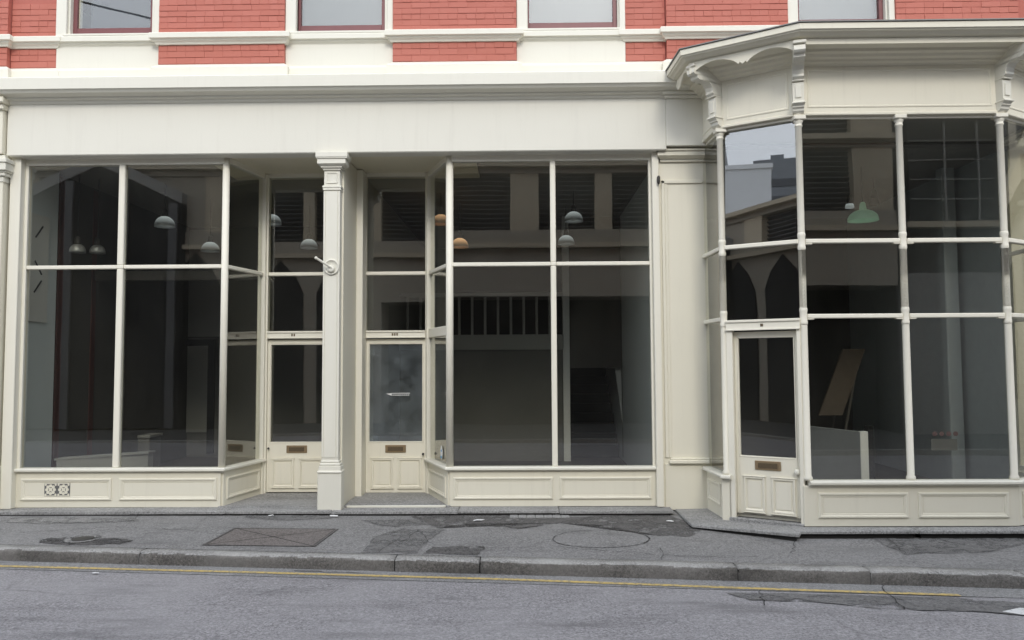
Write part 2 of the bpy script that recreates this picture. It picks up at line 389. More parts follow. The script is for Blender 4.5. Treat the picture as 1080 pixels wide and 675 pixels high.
for x in joints: jb.raw([(x-.012, kerb_y(x)+.015, -.3), (x+.012, kerb_y(x)+.015, -.3), (x+.012, kerb_y(x)+.015, pav(x, kerb_y(x))-.02), (x-.012, kerb_y(x)+.015, pav(x, kerb_y(x))-.02), (x-.012, kerb_y(x)+KW, pav(x, kerb_y(x)+KW)-.004), (x+.012, kerb_y(x)+KW, pav(x, kerb_y(x)+KW)-.004)], [(0, 1, 2, 3), (3, 2, 5, 4)])
jb.build('joint_filling', TAR_SHADE, kerb)
# painted lines
def yline(x): return kerb_y(x)-.30
yl = [hZg(u, v, road_z) for u, v in ((-30, 597), (270, 604.5), (540, 612), (810, 622), (1012, 628.5))]
def yl_y(x):
    for i in range(len(yl)-1):
        if x <= yl[i+1].x or i == len(yl)-2:
            t = (x-yl[i].x)/(yl[i+1].x-yl[i].x); return yl[i].y+t*(yl[i+1].y-yl[i].y)
strip('yellow_line', fr(-11, yl[-1].x, 60), lambda x: yl_y(x)-.032, lambda x: yl_y(x)+.032, road_z, YEL, 1, None, road, .008)
wl = [hZg(u, v, road_z) for u, v in ((1057, 646), (1075, 642), (1200, 655), (1200, 668))]
MB().raw([(p.x, p.y, road_z(p.x, p.y)+.008) for p in wl], [(0, 1, 2, 3)]).build('white_arrow_marking', WHL, road)
# pavement patches, covers, cracks
def pixpoly(name, pts, fz, mat, parent, dz=.004, kind=None):
    pp = []
    for (a0, b0), (a1, b1) in zip(pts, pts[1:]+pts[:1]):
        for k in range(6): t = k/6; pp.append((a0+(a1-a0)*t+random.uniform(-2.2, 2.2), b0+(b1-b0)*t+random.uniform(-.55, .55)))
    ps = [hZg(u, v, fz) for u, v in pp]; cx = sum(p.x for p in ps)/len(ps); cy_ = sum(p.y for p in ps)/len(ps)
    n = len(ps); vs = [(p.x, p.y, fz(p.x, p.y)+dz) for p in ps]+[(cx, cy_, fz(cx, cy_)+dz)]
    return MB().raw(vs, [(i, (i+1) % n, n) for i in range(n)]).build(name, mat, parent)
def blob(u, v, ru, rv, n=26, j=.14, ph=0.):
    o = []; 
    for k in range(n):
        a = 2*math.pi*k/n; r = 1+random.uniform(-j, j); o.append((u+ru*r*math.cos(a), v+rv*r*math.sin(a)))
    return o
pixpoly('asphalt_patch', blob(88, 571, 48, 4.2, j=.1), pav, PATCHD, pave)
pixpoly('asphalt_patch', [(430, 541.5), (520, 541.5), (600, 546), (700, 541), (722, 549), (745, 556), (728, 566), (690, 565), (640, 555), (590, 552), (545, 558), (490, 552), (462, 557), (440, 549)], pav, PATCHD, pave)
pixpoly('asphalt_patch', [(398, 565), (424, 558), (470, 559), (450, 571), (440, 584), (380, 583)], pav, PATCHM, pave, .0045)
pixpoly('asphalt_patch', [(380, 549), (440, 548), (452, 553), (420, 556), (396, 554)], pav, PATCHM, pave, .0055)
pixpoly('asphalt_patch', [(455, 577), (512, 576), (505, 586), (448, 584)], pav, PATCHD, pave, .005)
pixpoly('asphalt_patch', [(920, 567), (1075, 566), (1090, 572), (1040, 583), (952, 585)], pav, PATCHM, pave, .0045)
pixpoly('asphalt_patch', [(255, 543.5), (345, 543), (352, 547), (300, 549), (262, 547)], pav, PATCHM, pave, .005)
pixpoly('asphalt_patch', [(10, 547), (140, 546), (150, 550), (60, 553), (8, 551)], pav, PATCHL, pave, .004)
rp = [hZg(634+50*math.cos(2*math.pi*k/40), 569+9*math.sin(2*math.pi*k/40), pav) for k in range(40)]
c0 = sum((p for p in rp), Vector())/40
MB().raw([(p.x, p.y, pav(p.x, p.y)+.005) for p in rp]+[(c0.x, c0.y, pav(c0.x, c0.y)+.005)], [(i, (i+1) % 40, 40) for i in range(40)]).build('round_patch', PAVEM, pave)
def crack(pts, fz, parent, w=.003, jit=.025, dz=.0065):
    ps = [hZg(u, v, fz) for u, v in pts]; line = []
    for a, b_ in zip(ps[:-1], ps[1:]):
        L = (b_-a).length; k = max(2, int(L/.07))
        for i in range(k): line.append(a.lerp(b_, i/k))
    line.append(ps[-1]); vs = []; fs = []
    for i, p in enumerate(line):
        t = (line[min(i+1, len(line)-1)]-line[max(i-1, 0)]); t.z = 0; t.normalize(); nn = Vector((-t.y, t.x, 0))
        q = p+nn*random.uniform(-jit, jit); ww = w*random.uniform(.4, 1.4)
        for s_ in (-1, 1): r = q+nn*ww*s_; vs.append((r.x, r.y, fz(r.x, r.y)+dz))
    for i in range(len(line)-1): fs.append((2*i, 2*i+1, 2*i+3, 2*i+2))
    MB().raw(vs, fs).build('crack', TAR_SHADE, parent, fix=True)
circ = [(634+51*math.cos(a), 569+9.4*math.sin(a)) for a in [math.radians(x) for x in range(-60, 36, 8)]]
crack(circ, pav, pave, .007, .006)
crack([(634+51*math.cos(a), 569+9.4*math.sin(a)) for a in [math.radians(x) for x in range(130, 260, 8)]], pav, pave, .005, .006)
for pts in ([(40, 551), (90, 552), (142, 549.5), (146, 543)], [(394, 567), (428, 558)], [(425, 572), (441, 559), (456, 575)], [(698, 578), (700, 591)], [(700, 586), (760, 588), (800, 587)],
            [(935, 568), (955, 585), (1010, 581), (1072, 582)], [(20, 562), (120, 556), (205, 560)], [(500, 579), (590, 577), (690, 585)], [(840, 570), (835, 585)], [(398, 583), (424, 566)]): crack(pts, pav, pave)
crack([(925, 607), (935, 625), (955, 644)], road_z, road, .004, .02, .010); crack([(800, 623), (808, 640)], road_z, road, .0035, .02, .010)
crack([(395, 606), (310, 603)], road_z, road, .006, .02, .010)
for pts in ([(60, 640), (150, 630), (320, 640)], [(350, 640), (430, 637)], [(850, 655), (960, 650)]): pass
pixpoly('road_patch', [(765, 626), (860, 627), (1000, 631), (1085, 637), (1085, 650), (1010, 645), (930, 643), (860, 636), (790, 633)], road_z, PATCHM, road, .007)
# service covers
def cover(pts, label):
    ps = [hZg(u, v, pav) for u, v in pts]; c = sum(ps, Vector())/4; e = empty('service_cover', (c.x, c.y, pav(c.x, c.y)), label, 'access cover')
    def P(p, k, dz): q = c.lerp(p, k); return (q.x, q.y, pav(q.x, q.y)+dz)
    vs = [P(p, k, dz) for k, dz in ((1., .004), (1., .009), (.955, .009), (.955, .004)) for p in ps]
    fs = [(a*4+i, a*4+(i+1) % 4, (a+1)*4+(i+1) % 4, (a+1)*4+i) for a in range(3) for i in range(4)]
    kid(MB().raw(vs, fs).build('cover_frame', PATCHM2), e)
    for i in range(4):       # four triangular infill plates
        a, b_ = ps[i], ps[(i+1) % 4]; m_ = (a+b_+c)/3
        tri = [m_+(q-m_)*.965 for q in (c.lerp(a, .95), c.lerp(b_, .95), c)]
        kid(MB().raw([(q.x, q.y, pav(q.x, q.y)+.0075) for q in tri], [(0, 1, 2)]).build('infill_plate', COVERM), e)
    kid(MB().raw([P(p, .95, .0045) for p in ps], [(0, 1, 2, 3)]).build('cover_bed', TAR_SHADE), e)
cover([(213, 575.5), (247, 557.5), (357, 558.5), (332, 577)], 'brown rectangular pavement access cover with diagonal joints')
p = hZg(87, 569, pav); e = empty('round_valve_cover', (p.x, p.y, pav(p.x, p.y)), 'small round iron cover in the dark asphalt patch', 'access cover')
kid(MB().lathe((p.x, p.y, pav(p.x, p.y)), [(.17, .003), (.17, .011), (.125, .011), (.12, .006)], 24).build('cover_ring', PATCHL), e)
kid(MB().lathe((p.x+.005, p.y, pav(p.x, p.y)), [(.105, .004), (.105, .012), (.09, .013)], 24).build('lid', IRON), e)
# row of small setts by the step
for k in range(7):
    p = hZg(542+k*9, 544.5, pav); c_ = MB(); c_.box(p.x-.045, p.x+.045, p.y-.09, p.y+.09, pav(p.x, p.y)-.02, pav(p.x, p.y)+.008, .004); c_.build('sett', BLUEST, pave)
# litter
for u, v, s_, lab in ((353, 545.5, .045, 'largest white paper scrap below the middle pilaster'), (286, 545, .03, 'small white paper scrap before the left entrance'), (505, 550, .05, 'thin white paper strip on the dark pavement patch'), (706, 551, .035, 'white paper scrap near the corner of the bay step'), (100, 606, .03, 'pale flattened scrap in the road by the yellow line')):
    f_ = pav if v < 590 else road_z
    p = hZg(u, v, f_); pts = []
    for k in range(7):
        a = k*.9; r = s_*random.uniform(.6, 1.1); pts.append((p.x+r*1.3*math.cos(a), p.y+r*.7*math.sin(a), f_(p.x, p.y)+.009+random.uniform(0, .012)))
    vs = pts+[(x, y, z+.003) for x, y, z in pts]; fs = [tuple(range(7)), tuple(range(7, 14))]+[(i, (i+1) % 7, 7+(i+1) % 7, 7+i) for i in range(7)]
    tag(MB().raw(vs, fs).build('paper_scrap', PAPER), lab, 'litter', 'litter on the street')

# ------------------------------------------------------------------ the shop building
B = empty('shop_building', (0, 0, 0), 'cream painted shopfront building with large dark windows and red painted brick upper floor', 'building')
def part(mb, name, mat=CREAM, parent=None): return mb.build(name, mat, parent or B)
ZW = .10                                   # bottom of the joinery
ZS, ZSB = .567, .505                       # sill top / bottom
ZT, ZH = 2.985, 4.24                       # transom, window head
ZF = 4.315                                 # fascia bottom
XJ0, XM1, XC2 = -6.06, -4.886, -3.62
XC3, XM4, XJ5 = -.885, .368, 1.545
DY = .85                                   # door plane
SL, SR = (-3.43, DY), (-1.235, DY)         # inner ends of the splays
RX0, RX1 = 1.63, 2.165                     # right pilaster
BR, BC, BF = (2.175, -.02), (2.215, -.72), (2.935, -1.154)
BF2, BC2, BR2 = (5.05, -1.154), (5.77, -.72), (5.81, -.02)
XEND = 9.6

def stone(path, out, z0, z1, name='step_stone', jn=()):
    mb = MB(); sweep(mb, [(-.6, z0), (out-.004, z0), (out, z0+.02), (out, z1-.012), (out-.012, z1), (-.6, z1)], path); return part(mb, name, BLUEST)
# base step stones (individual lengths)
xs = [-9.5, -7.6, hX(140, 538, -.28)-.0, hX(238, 538, -.28), hX(349, 538, -.28), hX(483, 538, -.28), hX(590, 538, -.28), 1.72]
def slab(poly, z0, name='step_stone'):     # plan outline with a z per corner; overhanging nosing over a set-back riser
    n_ = len(poly); c = Vector((sum(p_[0] for p_ in poly)/n_, sum(p_[1] for p_ in poly)/n_))
    def ins(p_, k): d_ = Vector((p_[0], p_[1])); e_ = (c-d_).normalized()*k; return (p_[0]+e_.x, p_[1]+e_.y)
    rings = [[(*ins(p_, .045), -.12) for p_ in poly], [(*ins(p_, .045), p_[2]-.034) for p_ in poly], [(p_[0], p_[1], p_[2]-.030) for p_ in poly], [(p_[0], p_[1], p_[2]-.008) for p_ in poly], [(*ins(p_, .010), p_[2]) for p_ in poly]]
    vs = [p_ for r_ in rings for p_ in r_]; fs = [(a*n_+i, a*n_+(i+1) % n_, (a+1)*n_+(i+1) % n_, (a+1)*n_+i) for a in range(4) for i in range(n_)]+[tuple(range(4*n_, 5*n_)), tuple(range(n_))]
    o = part(MB().raw(vs, fs), name, BLUEST); o.data.materials.append(TAR_SHADE)
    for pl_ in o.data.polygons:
        if pl_.center.z < poly[0][2]-.031: pl_.material_index = 1  # riser faces coloured dark to paint the shadow gap below the nosing
    return o
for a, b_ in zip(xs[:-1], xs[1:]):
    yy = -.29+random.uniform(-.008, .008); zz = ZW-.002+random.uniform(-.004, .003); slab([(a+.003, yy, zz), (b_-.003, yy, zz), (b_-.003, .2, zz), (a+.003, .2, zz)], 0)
S1 = [hZg(u, v, lambda x, y, z=z: z) for u, v, z in ((711, 536, .07), (729.5, 553, .072), (843, 563.5, .088))]
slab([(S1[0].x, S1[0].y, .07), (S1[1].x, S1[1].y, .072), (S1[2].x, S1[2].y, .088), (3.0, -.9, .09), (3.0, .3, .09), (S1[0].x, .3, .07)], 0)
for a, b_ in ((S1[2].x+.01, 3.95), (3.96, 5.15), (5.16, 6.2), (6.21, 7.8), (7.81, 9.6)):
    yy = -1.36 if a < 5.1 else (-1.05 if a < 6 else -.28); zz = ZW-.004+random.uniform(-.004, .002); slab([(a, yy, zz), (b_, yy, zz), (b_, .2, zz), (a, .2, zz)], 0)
# entrance floors
for (x0, x1, xa, xb) in ((XC2-.02, -2.40, SL[0], -2.40), (-2.13, XC3+.02, -2.13, SR[0])):
    mb = MB(); mb.raw([(x0, -.05, ZW+.012), (x1, -.05, ZW+.012), (xb+.06, DY+.1, ZW+.02), (xa-.06, DY+.1, ZW+.02), (x0, -.05, .0), (x1, -.05, .0), (xb, DY+.1, .0), (xa, DY+.1, .0)],
        [(0, 1, 2, 3), (4, 5, 1, 0), (5, 6, 2, 1), (6, 7, 3, 2), (7, 4, 0, 3)]); part(mb, 'entrance_floor', BLUEST)
mb = MB(); mb.box(-2.10, -.93, -.075, -.052, ZW-.004, ZW+.022, .004); part(mb, 'entrance_nosing', CREAMW)

SILLP = [(-.02, ZSB), (.02, ZSB), (.03, ZSB+.015), (.06, ZSB+.022), (.075, ZSB+.03), (.075, ZS-.012), (.065, ZS), (-.02, ZS+.004)]
def pane(o, dr, u0, u1, z0, z1, parent, d=.0, mat=GLASS):
    mb = MB(o, dr); mb.box(u0, u1, d, d+.006, z0, z1, 0); return mb.build('pane', mat, parent)
def bar(o, dr, u0, u1, z0, z1, parent, name, d0=-.03, d1=.03, mat=MULL, bv=.008):
    mb = MB(o, dr); mb.box(u0, u1, d0, d1, z0, z1, bv); return mb.build(name, mat, parent)
def riser(o, dr, u0, u1, panels, name='stall_riser', zt=ZSB+.01, zb=ZW):
    mb = MB(o, dr); mb.box(u0, u1, -.028, .10, zb, zt, .003); r = part(mb, name)
    for (a, b_, z0, z1) in panels:
        mb = MB(o, dr); mb.ring(a, b_, z0, z1, [(0, -.0275), (.002, -.042), (.012, -.046), (.024, -.044), (.030, -.036), (.045, -.034), (.05, -.0275)])
        mb.build('panel_moulding', CREAM, r)
        mb = MB(o, dr); mb.box(a+.052, b_-.052, -.0305, -.02, z0+.052, z1-.052, .001); mb.build('riser_panel', CREAM, r)
    return r
def vec(a, b_): return (b_[0]-a[0], b_[1]-a[1]), math.dist(a, b_)

# left shop window: main and splay
def head(o, dr, u0, u1, parent, z=ZH):
    mb = MB(o, dr); mb.box(u0, u1, -.035, .05, z, ZF+.02, .004); mb.build('head_rail', MULL, parent)
O, DX = (0, 0), (1, 0)
mb = MB(); mb.box(XJ0-.15, XJ0-.02, -.12, .05, ZW, ZF, .006); mb.box(XJ0-.021, XJ0+.018, -.03, .04, ZS, ZF, .004); wl_ = part(mb, 'shop_window', MULL)
pane(O, DX, XJ0+.018, XM1-.02, ZS, ZT-.02, wl_); pane(O, DX, XM1+.02, XC2-.03, ZS, ZT-.02, wl_)
pane(O, DX, XJ0+.018, XM1-.02, ZT+.02, ZH, wl_); pane(O, DX, XM1+.02, XC2-.03, ZT+.02, ZH, wl_)
bar(O, DX, XM1-.038, XM1+.038, ZS, ZT-.0225, wl_, 'mullion', -.04, .03); bar(O, DX, XM1-.038, XM1+.038, ZT+.0225, ZH, wl_, 'mullion', -.04, .03)
for a, b_ in ((XJ0+.018, XM1-.038), (XM1+.038, XC2-.035)): bar(O, DX, a, b_, ZT-.024, ZT+.024, wl_, 'transom')
mb = MB(); mb.box(XM1-.04, XM1+.04, -.042, .03, ZT-.0222, ZT+.0222, .006); mb.build('mullion_boss', MULL, wl_)
head(O, DX, XJ0-.02, XC2, wl_)
mb = MB(); mb.lathe((XC2, 0, ZS), [(.042, 0), (.042, ZF-ZS)], 12); part(mb, 'corner_post', MULL)
dS, LS = vec((XC2, 0), SL)
mb = MB((XC2, 0), dS); mb.box(LS-.06, LS+.03, -.05, .06, ZW, ZF, .006); ws = part(mb, 'side_window', MULL)
for z0, z1 in ((ZS, ZT-.02), (ZT+.02, ZH+.02)): pane((XC2, 0), dS, .03, LS-.06, z0, z1, ws)
bar((XC2, 0), dS, .03, LS-.062, ZT-.024, ZT+.024, ws, 'transom'); head((XC2, 0), dS, .03, LS-.06, ws, ZH+.02)
mb = MB(); sweep(mb, SILLP, [(XJ0-.16, 0), (XC2, 0), SL]); part(mb, 'window_sill', CREAMW)
r1 = riser(O, DX, XJ0-.15, XC2, [(hX(22, 506, -.03), hX(118, 506, -.03), .185, .445), (hX(126, 506, -.03), hX(229, 506, -.03), .185, .445)])
riser((XC2, 0), dS, 0, LS, [(.06, LS-.10, .185, .445)])
# vent grille: two cast iron lattice squares in the riser
mb = MB(); mb.box(-5.735, -5.425, -.0325, -.030, .235, .392, 0); mb.build('vent_recess', ILEFT, r1)
mb = MB()
for q in range(2):
    cx = -5.658+q*.155; cz = .3135
    mb.box(cx-.074, cx+.074, -.037, -.033, cz-.076, cz-.068, 0); mb.box(cx-.074, cx+.074, -.037, -.033, cz+.068, cz+.076, 0)
    for k in range(8):
        a = k*math.pi/4+.0; x, z = cx+.046*math.cos(a), cz+.046*math.sin(a)
        pts = [(.0185*math.cos(t*math.pi/5), .0185*math.sin(t*math.pi/5)) for t in range(10)]
        mb.plate([(x+p_[0], z+p_[1]) for p_ in pts], -.0375, -.033)
    pts = [((.040 if t % 2 else .017)*math.cos(t*math.pi/4), (.040 if t % 2 else .017)*math.sin(t*math.pi/4)) for t in range(8)]
    mb.plate([(cx+p_[0], cz+p_[1]) for p_ in pts], -.038, -.033)
    for s1 in (-1, 1):
        for s2 in (-1, 1): mb.plate([(cx+s1*(.06+.013*math.cos(t)), cz+s2*(.058+.013*math.sin(t))) for t in (0, 1.05, 2.1, 3.14, 4.2, 5.2)], -.0365, -.033)
mb.build('vent_grille', CREAM, r1)

# right shop window and its splay
mb = MB(); mb.box(XJ5+.012, RX0+.01, -.10, .05, ZW, ZF, .006); mb.box(XJ5-.02, XJ5+.0125, -.03, .04, ZS, ZF, .004); wr = part(mb, 'shop_window', MULL)
pane(O, DX, XC3+.03, XM4-.02, ZS, ZT-.02, wr); pane(O, DX, XM4+.02, XJ5-.02, ZS, ZT-.02, wr)
pane(O, DX, XC3+.03, XM4-.02, ZT+.02, ZH, wr); pane(O, DX, XM4+.02, XJ5-.02, ZT+.02, ZH, wr)
bar(O, DX, XM4-.033, XM4+.033, ZS, ZT-.0225, wr, 'mullion', -.04, .03); bar(O, DX, XM4-.033, XM4+.033, ZT+.0225, ZH, wr, 'mullion', -.04, .03)
for a, b_ in ((XC3+.035, XM4-.033), (XM4+.033, XJ5-.02)): bar(O, DX, a, b_, ZT-.024, ZT+.024, wr, 'transom')
mb = MB(); mb.box(XM4-.035, XM4+.035, -.042, .03, ZT-.0222, ZT+.0222, .006); mb.build('mullion_boss', MULL, wr)
head(O, DX, XC3, XJ5+.02, wr)
mb = MB(); mb.lathe((XC3, 0, ZS), [(.045, 0), (.045, ZF-ZS)], 12); part(mb, 'corner_post', MULL)
dR, LR = vec(SR, (XC3, 0))
mb = MB(SR, dR); mb.box(-.03, .06, -.05, .06, ZW, ZF, .006); ws2 = part(mb, 'side_window', MULL)
for z0, z1 in ((ZS, 2.14), (2.24, ZT-.02), (ZT+.02, ZH+.02)): pane(SR, dR, .06, LR-.03, z0, z1, ws2)
bar(SR, dR, .062, LR-.03, ZT-.024, ZT+.024, ws2, 'transom'); bar(SR, dR, .062, LR-.03, 2.13, 2.25, ws2, 'transom'); head(SR, dR, .06, LR-.03, ws2, ZH+.02)
mb = MB(SR, dR); mb.plate([(.60+.045*math.cos(a)*(.8 if abs(math.sin(a)) > .5 else 1), .70+.085*math.sin(a)) for a in [2*math.pi*k/20 for k in range(20)]], -.012, -.009); st = mb.build('sticker', PAPER, ws2); st['label'] = 'white oval sticker with blue foot'
mb = MB(SR, dR); mb.box(.565, .635, -.0135, -.0125, .63, .66, 0); mb.box(.58, .62, -.0135, -.0125, .71, .735, 0); mb.build('sticker_print', BLUE, ws2)
mb = MB(); sweep(mb, SILLP, [SR, (XC3, 0), (XJ5+.055, 0)]); part(mb, 'window_sill', CREAMW)
riser(O, DX, XC3, XJ5+.08, [(hX(478, 506, -.03), hX(583, 506, -.03), .185, .445), (hX(590, 506, -.03), hX(687, 506, -.03), .185, .445)])
riser(SR, dR, 0, LR, [(.10, LR-.06, .185, .445)])

# doors
def door(o, dr, u0, u1, name, lab, zb, knob_right, glassmat=GLASS, frame=(.06, .06)):
    """leaf between u0 and u1 on the given plane; frame, transom lights above are separate parts"""
    ZD = 2.12; gu0, gu1 = u0+.03, u1-.03; GZ0, GZ1 = .765, 2.065
    mb = MB(o, dr)
    mb.box(u0, gu0, .0, .045, zb, ZD, .003); mb.box(gu1, u1, .0, .045, zb, ZD, .003)
    mb.box(gu0, gu1, .0005, .0445, GZ1, ZD, .003); mb.box(gu0, gu1, .0005, .0445, zb, GZ0, .003)
    d = part(mb, name, DOORP); d['label'] = lab
    mb = MB(o, dr); mb.ring(gu0, gu1, GZ0, GZ1, [(0, .0), (.004, -.004), (.012, -.002), (.016, .015), (.016, .03)]); mb.build('glazing_bead', DOORP, d)
    pane(o, dr, gu0+.004, gu1-.004, GZ0+.004, GZ1-.004, d, .018, glassmat)
    mid = (u0+u1)/2; w_ = (u1-u0)
    for (a, b_) in ((u0+.075, mid-.035), (mid+.035, u1-.055)):
        z0, z1 = zb+.065, .56
        mb = MB(o, dr); mb.ring(a, b_, z0, z1, [(0, .0), (.0, -.014), (.006, -.018), (.018, -.017), (.026, -.006), (.03, -.002), (.032, .0)]); mb.build('panel_moulding', DOORP, d)
        mb = MB(o, dr); mb.box(a+.045, b_-.045, -.007, .0005, z0+.045, z1-.045, .005); mb.box(a-.008, b_+.008, -.022, .0005, z0-.014, z0-.0005, .004); mb.box(a-.008, b_+.008, -.024, .0005, z1+.0005, z1+.012, .004); mb.build('door_panel', DOORP, d)
    mb = MB(o, dr); mb.box(mid-.135, mid+.135, -.012, .002, .638, .735, .004); sl_ = mb.build('letter_slot', BRASS, d)
    mb = MB(o, dr); mb.box(mid-.10, mid+.10, -.019, -.0125, .66, .712, .003); mb.build('letter_flap', BRASSD, d)
    return d
def knob(o, dr, u, z, d, mat=BRASS, r=.022):
    mb = MB(o, dr); mb.lathe((u, -.045, z), [(r*.5, -.0), (r, .008), (r*1.05, .02), (r*.7, .032), (r*.4, .045)], 14, 'y'); mb.build('door_knob', mat, d)
OD = (0, DY)
dl = door(OD, DX, -3.365, -2.575, 'shop_door', 'cream half glazed door left of the middle pilaster', ZW+.03, False)
knob(OD, DX, -3.335, .70, dl, IRON, .013)
drr = door(OD, DX, -2.065, -1.285, 'shop_door', 'cream half glazed door with dusty glass right of the middle pilaster', ZW+.02, True, DUSTY)
knob(OD, DX, -1.312, .62, drr, IRON, .016)
# white decal on the dusty glass: arrow with a double line of fine lettering
mb = MB(OD, DX); a0 = hX(407, 416, DY); z_ = hY(407, 416, DY).z
mb.plate([(a0, z_+.008), (a0+.075, z_+.016), (a0+.075, z_-.018)], .0135, .0165); mb.box(a0+.075, a0+.315, .0135, .0165, z_+.010, z_+.018, 0)
for k in range(9): mb.box(a0+.085+k*.025, a0+.103+k*.025, .0135, .0165, z_-.016, z_-.004, 0)
mb.build('glass_decal', PAPER, drr)
mb = MB(OD, DX); mb.box(-2.03, -1.90, .0135, .0165, .79, .85, 0); mb.build('glass_notice', DUSTY, drr)
# door surrounds and overlights
def overlight(o, dr, u0, u1, jl, jr, lab, zb=ZW, zt=ZT, zh=4.275, wide=.04):
    mb = MB(o, dr); mb.box(u0-jl, u0-.002, -.03, .07, zb, ZF+.01, .005); mb.box(u1+.002, u1+jr, -.03, .07, zb, ZF+.01, .005)
    s = part(mb, 'door_frame', MULL)
    mb = MB(o, dr); mb.box(u0, u1, -.045, .06, 2.135, 2.225, .004); mb.box(u0, u1, -.058, -.04, 2.205, 2.229, .004); mb.box(u0, u1, -.054, -.04, 2.131, 2.150, .004); mb.build('door_head', MULL, s)
    bar(o, dr, u0, u1, zt-.024, zt+.024, s, 'transom'); head(o, dr, u0, u1, s, zh)
    pane(o, dr, u0, u1, 2.225, zt-.024, s); pane(o, dr, u0, u1, zt+.024, zh, s)
    return s
mb = MB(); mb.box(-2.152, -2.068, .60, DY-.034, ZW, ZF, .006); part(mb, 'door_jamb', MULL)
sL = overlight(OD, DX, -3.365, -2.575, .10, .08, '')
sR = overlight(OD, DX, -2.065, -1.285, .10, .09, '')
for s_, u_, n_ in ((sL, hX(311.5, 352, DY), 2), (sR, hX(417, 352, DY), 3)):
    mb = MB(OD, DX)
    for k in range(n_): mb.box(u_-.04+k*.03, u_-.02+k*.03, -.0475, -.0445, 2.162, 2.195, 0)
    mb.build('door_number', BRASSD, s_)
# middle wall and pilaster
mb = MB(); mb.raw([(x_, y_, z_) for z_ in (ZW-.02, ZF) for x_, y_ in ((-2.385, -.06), (-2.16, -.06), (-2.145, DY-.035), (-2.145, DY+.1), (-2.48, DY+.1), (-2.48, DY-.035))], [tuple(range(6)), tuple(range(6, 12))]+[(i, (i+1) % 6, 6+(i+1) % 6, 6+i) for i in range(6)]); part(mb, 'dividing_wall', CREAM)
mb = MB(); mb.box(-2.375, -2.18, -.17, -.0602, .66, 4.0, .006)
mb.box(-2.345, -2.21, -.178, -.169, .70, 3.86, .004)
mb.box(-2.376, -2.375+.02, -.178, -.169, .70, 3.86, .003); mb.box(-2.20, -2.179, -.178, -.169, .70, 3.86, .003)
pm = part(mb, 'middle_pilaster', CREAMW)
mb = MB()
for (x0, x1, y, z0, z1) in ((-2.385, -2.17, -.185, 3.87, 3.90), (-2.39, -2.165, -.19, 3.90, 3.925), (-2.372, -2.183, -.175, 3.925, 4.11), (-2.385, -2.17, -.195, 4.11, 4.135), (-2.405, -2.15, -.215, 4.135, 4.155), (-2.44, -2.10, -.25, 4.175, 4.235), (-2.452, -2.08, -.262, 4.235, 4.25), (-2.455, -2.075, -.268, 4.25, 4.312)): mb.box(x0, x1, y, -.05, z0, z1, .004)
mb.add([(-2.405, -.215, 4.155), (-2.15, -.215, 4.155), (-2.10, -.25, 4.175), (-2.44, -.25, 4.175), (-2.405, -.05, 4.155), (-2.15, -.05, 4.155), (-2.10, -.05, 4.175), (-2.44, -.05, 4.175)], [(0, 1, 2, 3), (1, 5, 6, 2), (4, 0, 3, 7)])
mb.build('capital', CREAMW, pm)
mb = MB(); mb.ring(-2.345, -2.21, 3.955, 4.085, [(0, -.1745), (.002, -.185), (.012, -.183), (.018, -.1745)]); mb.build('capital_panel', CREAMW, pm)
mb = MB(); mb.box(-2.415, -2.135, -.20, -.05, ZW-.03, .52, .005); mb.box(-2.405, -2.145, -.195, -.05, .515, .60, .004); mb.box(-2.42, -2.13, -.212, -.05, .518, .548, .01); mb.box(-2.395, -2.155, -.188, -.05, .60, .635, .008); mb.box(-2.385, -2.168, -.181, -.05, .635, .665, .008); mb.build('pilaster_base', CREAMW, pm)
mb = MB(); mb.lathe((-2.275, -.197, 2.945), [(.095, .02), (.095, .004), (.085, 0), (.078, .002), (.074, .01), (.02, .008)], 24, 'y'); mb.lathe((-2.275, -.20, 2.92), [(.045, .01), (.043, -.012), (.03, -.02), (.01, -.022)], 16, 'y')
mb.tube((-2.255, -.205, 2.925), (-2.42, -.33, 3.035), .014); mb.lathe((-2.42, -.33, 3.035), [(.004, -.018), (.017, -.01), (.017, .008), (.006, .018)], 10); mb.build('flag_holder', CREAMW, pm)
# left pilaster
mb = MB(); mb.box(-6.85, -6.24, -.20, .1, ZW-.02, 4.0, .006); mb.box(-6.78, -6.31, -.208, -.2, .75, 3.7, .004)
pl = part(mb, 'left_pilaster', CREAM)
mb = MB()
for (x1, y, z0, z1) in ((-6.23, -.21, 4.0, 4.07), (-6.20, -.235, 4.07, 4.11), (-6.165, -.275, 4.13, 4.22), (-6.15, -.29, 4.22, 4.27), (-6.18, -.25, 4.11, 4.13), (-6.2, -.235, 4.27, 4.32)): mb.box(-6.9, x1, y, .1, z0, z1, .006)
mb.build('capital', CREAMW, pl)
mb = MB(); mb.box(-6.88, -6.215, -.215, .1, ZW-.03, .60, .006); mb.build('pilaster_base', CREAM, pl)
mb = MB(); mb.box(-6.85, -6.225, -.26, -.10, 4.33, 4.86, .006); mb.box(-6.87, -6.2, -.30, -.1, 4.86, 4.93, .01); mb.box(-6.89, -6.175, -.345, -.1, 4.93, 5.0, .01); mb.build('fascia_console', CREAM, pl)
mb = MB(); mb.tube((-6.33, -.2, 4.13-.03), (-6.30, -.33, 4.12), .02); mb.build('bracket_stub', CREAM, pl)
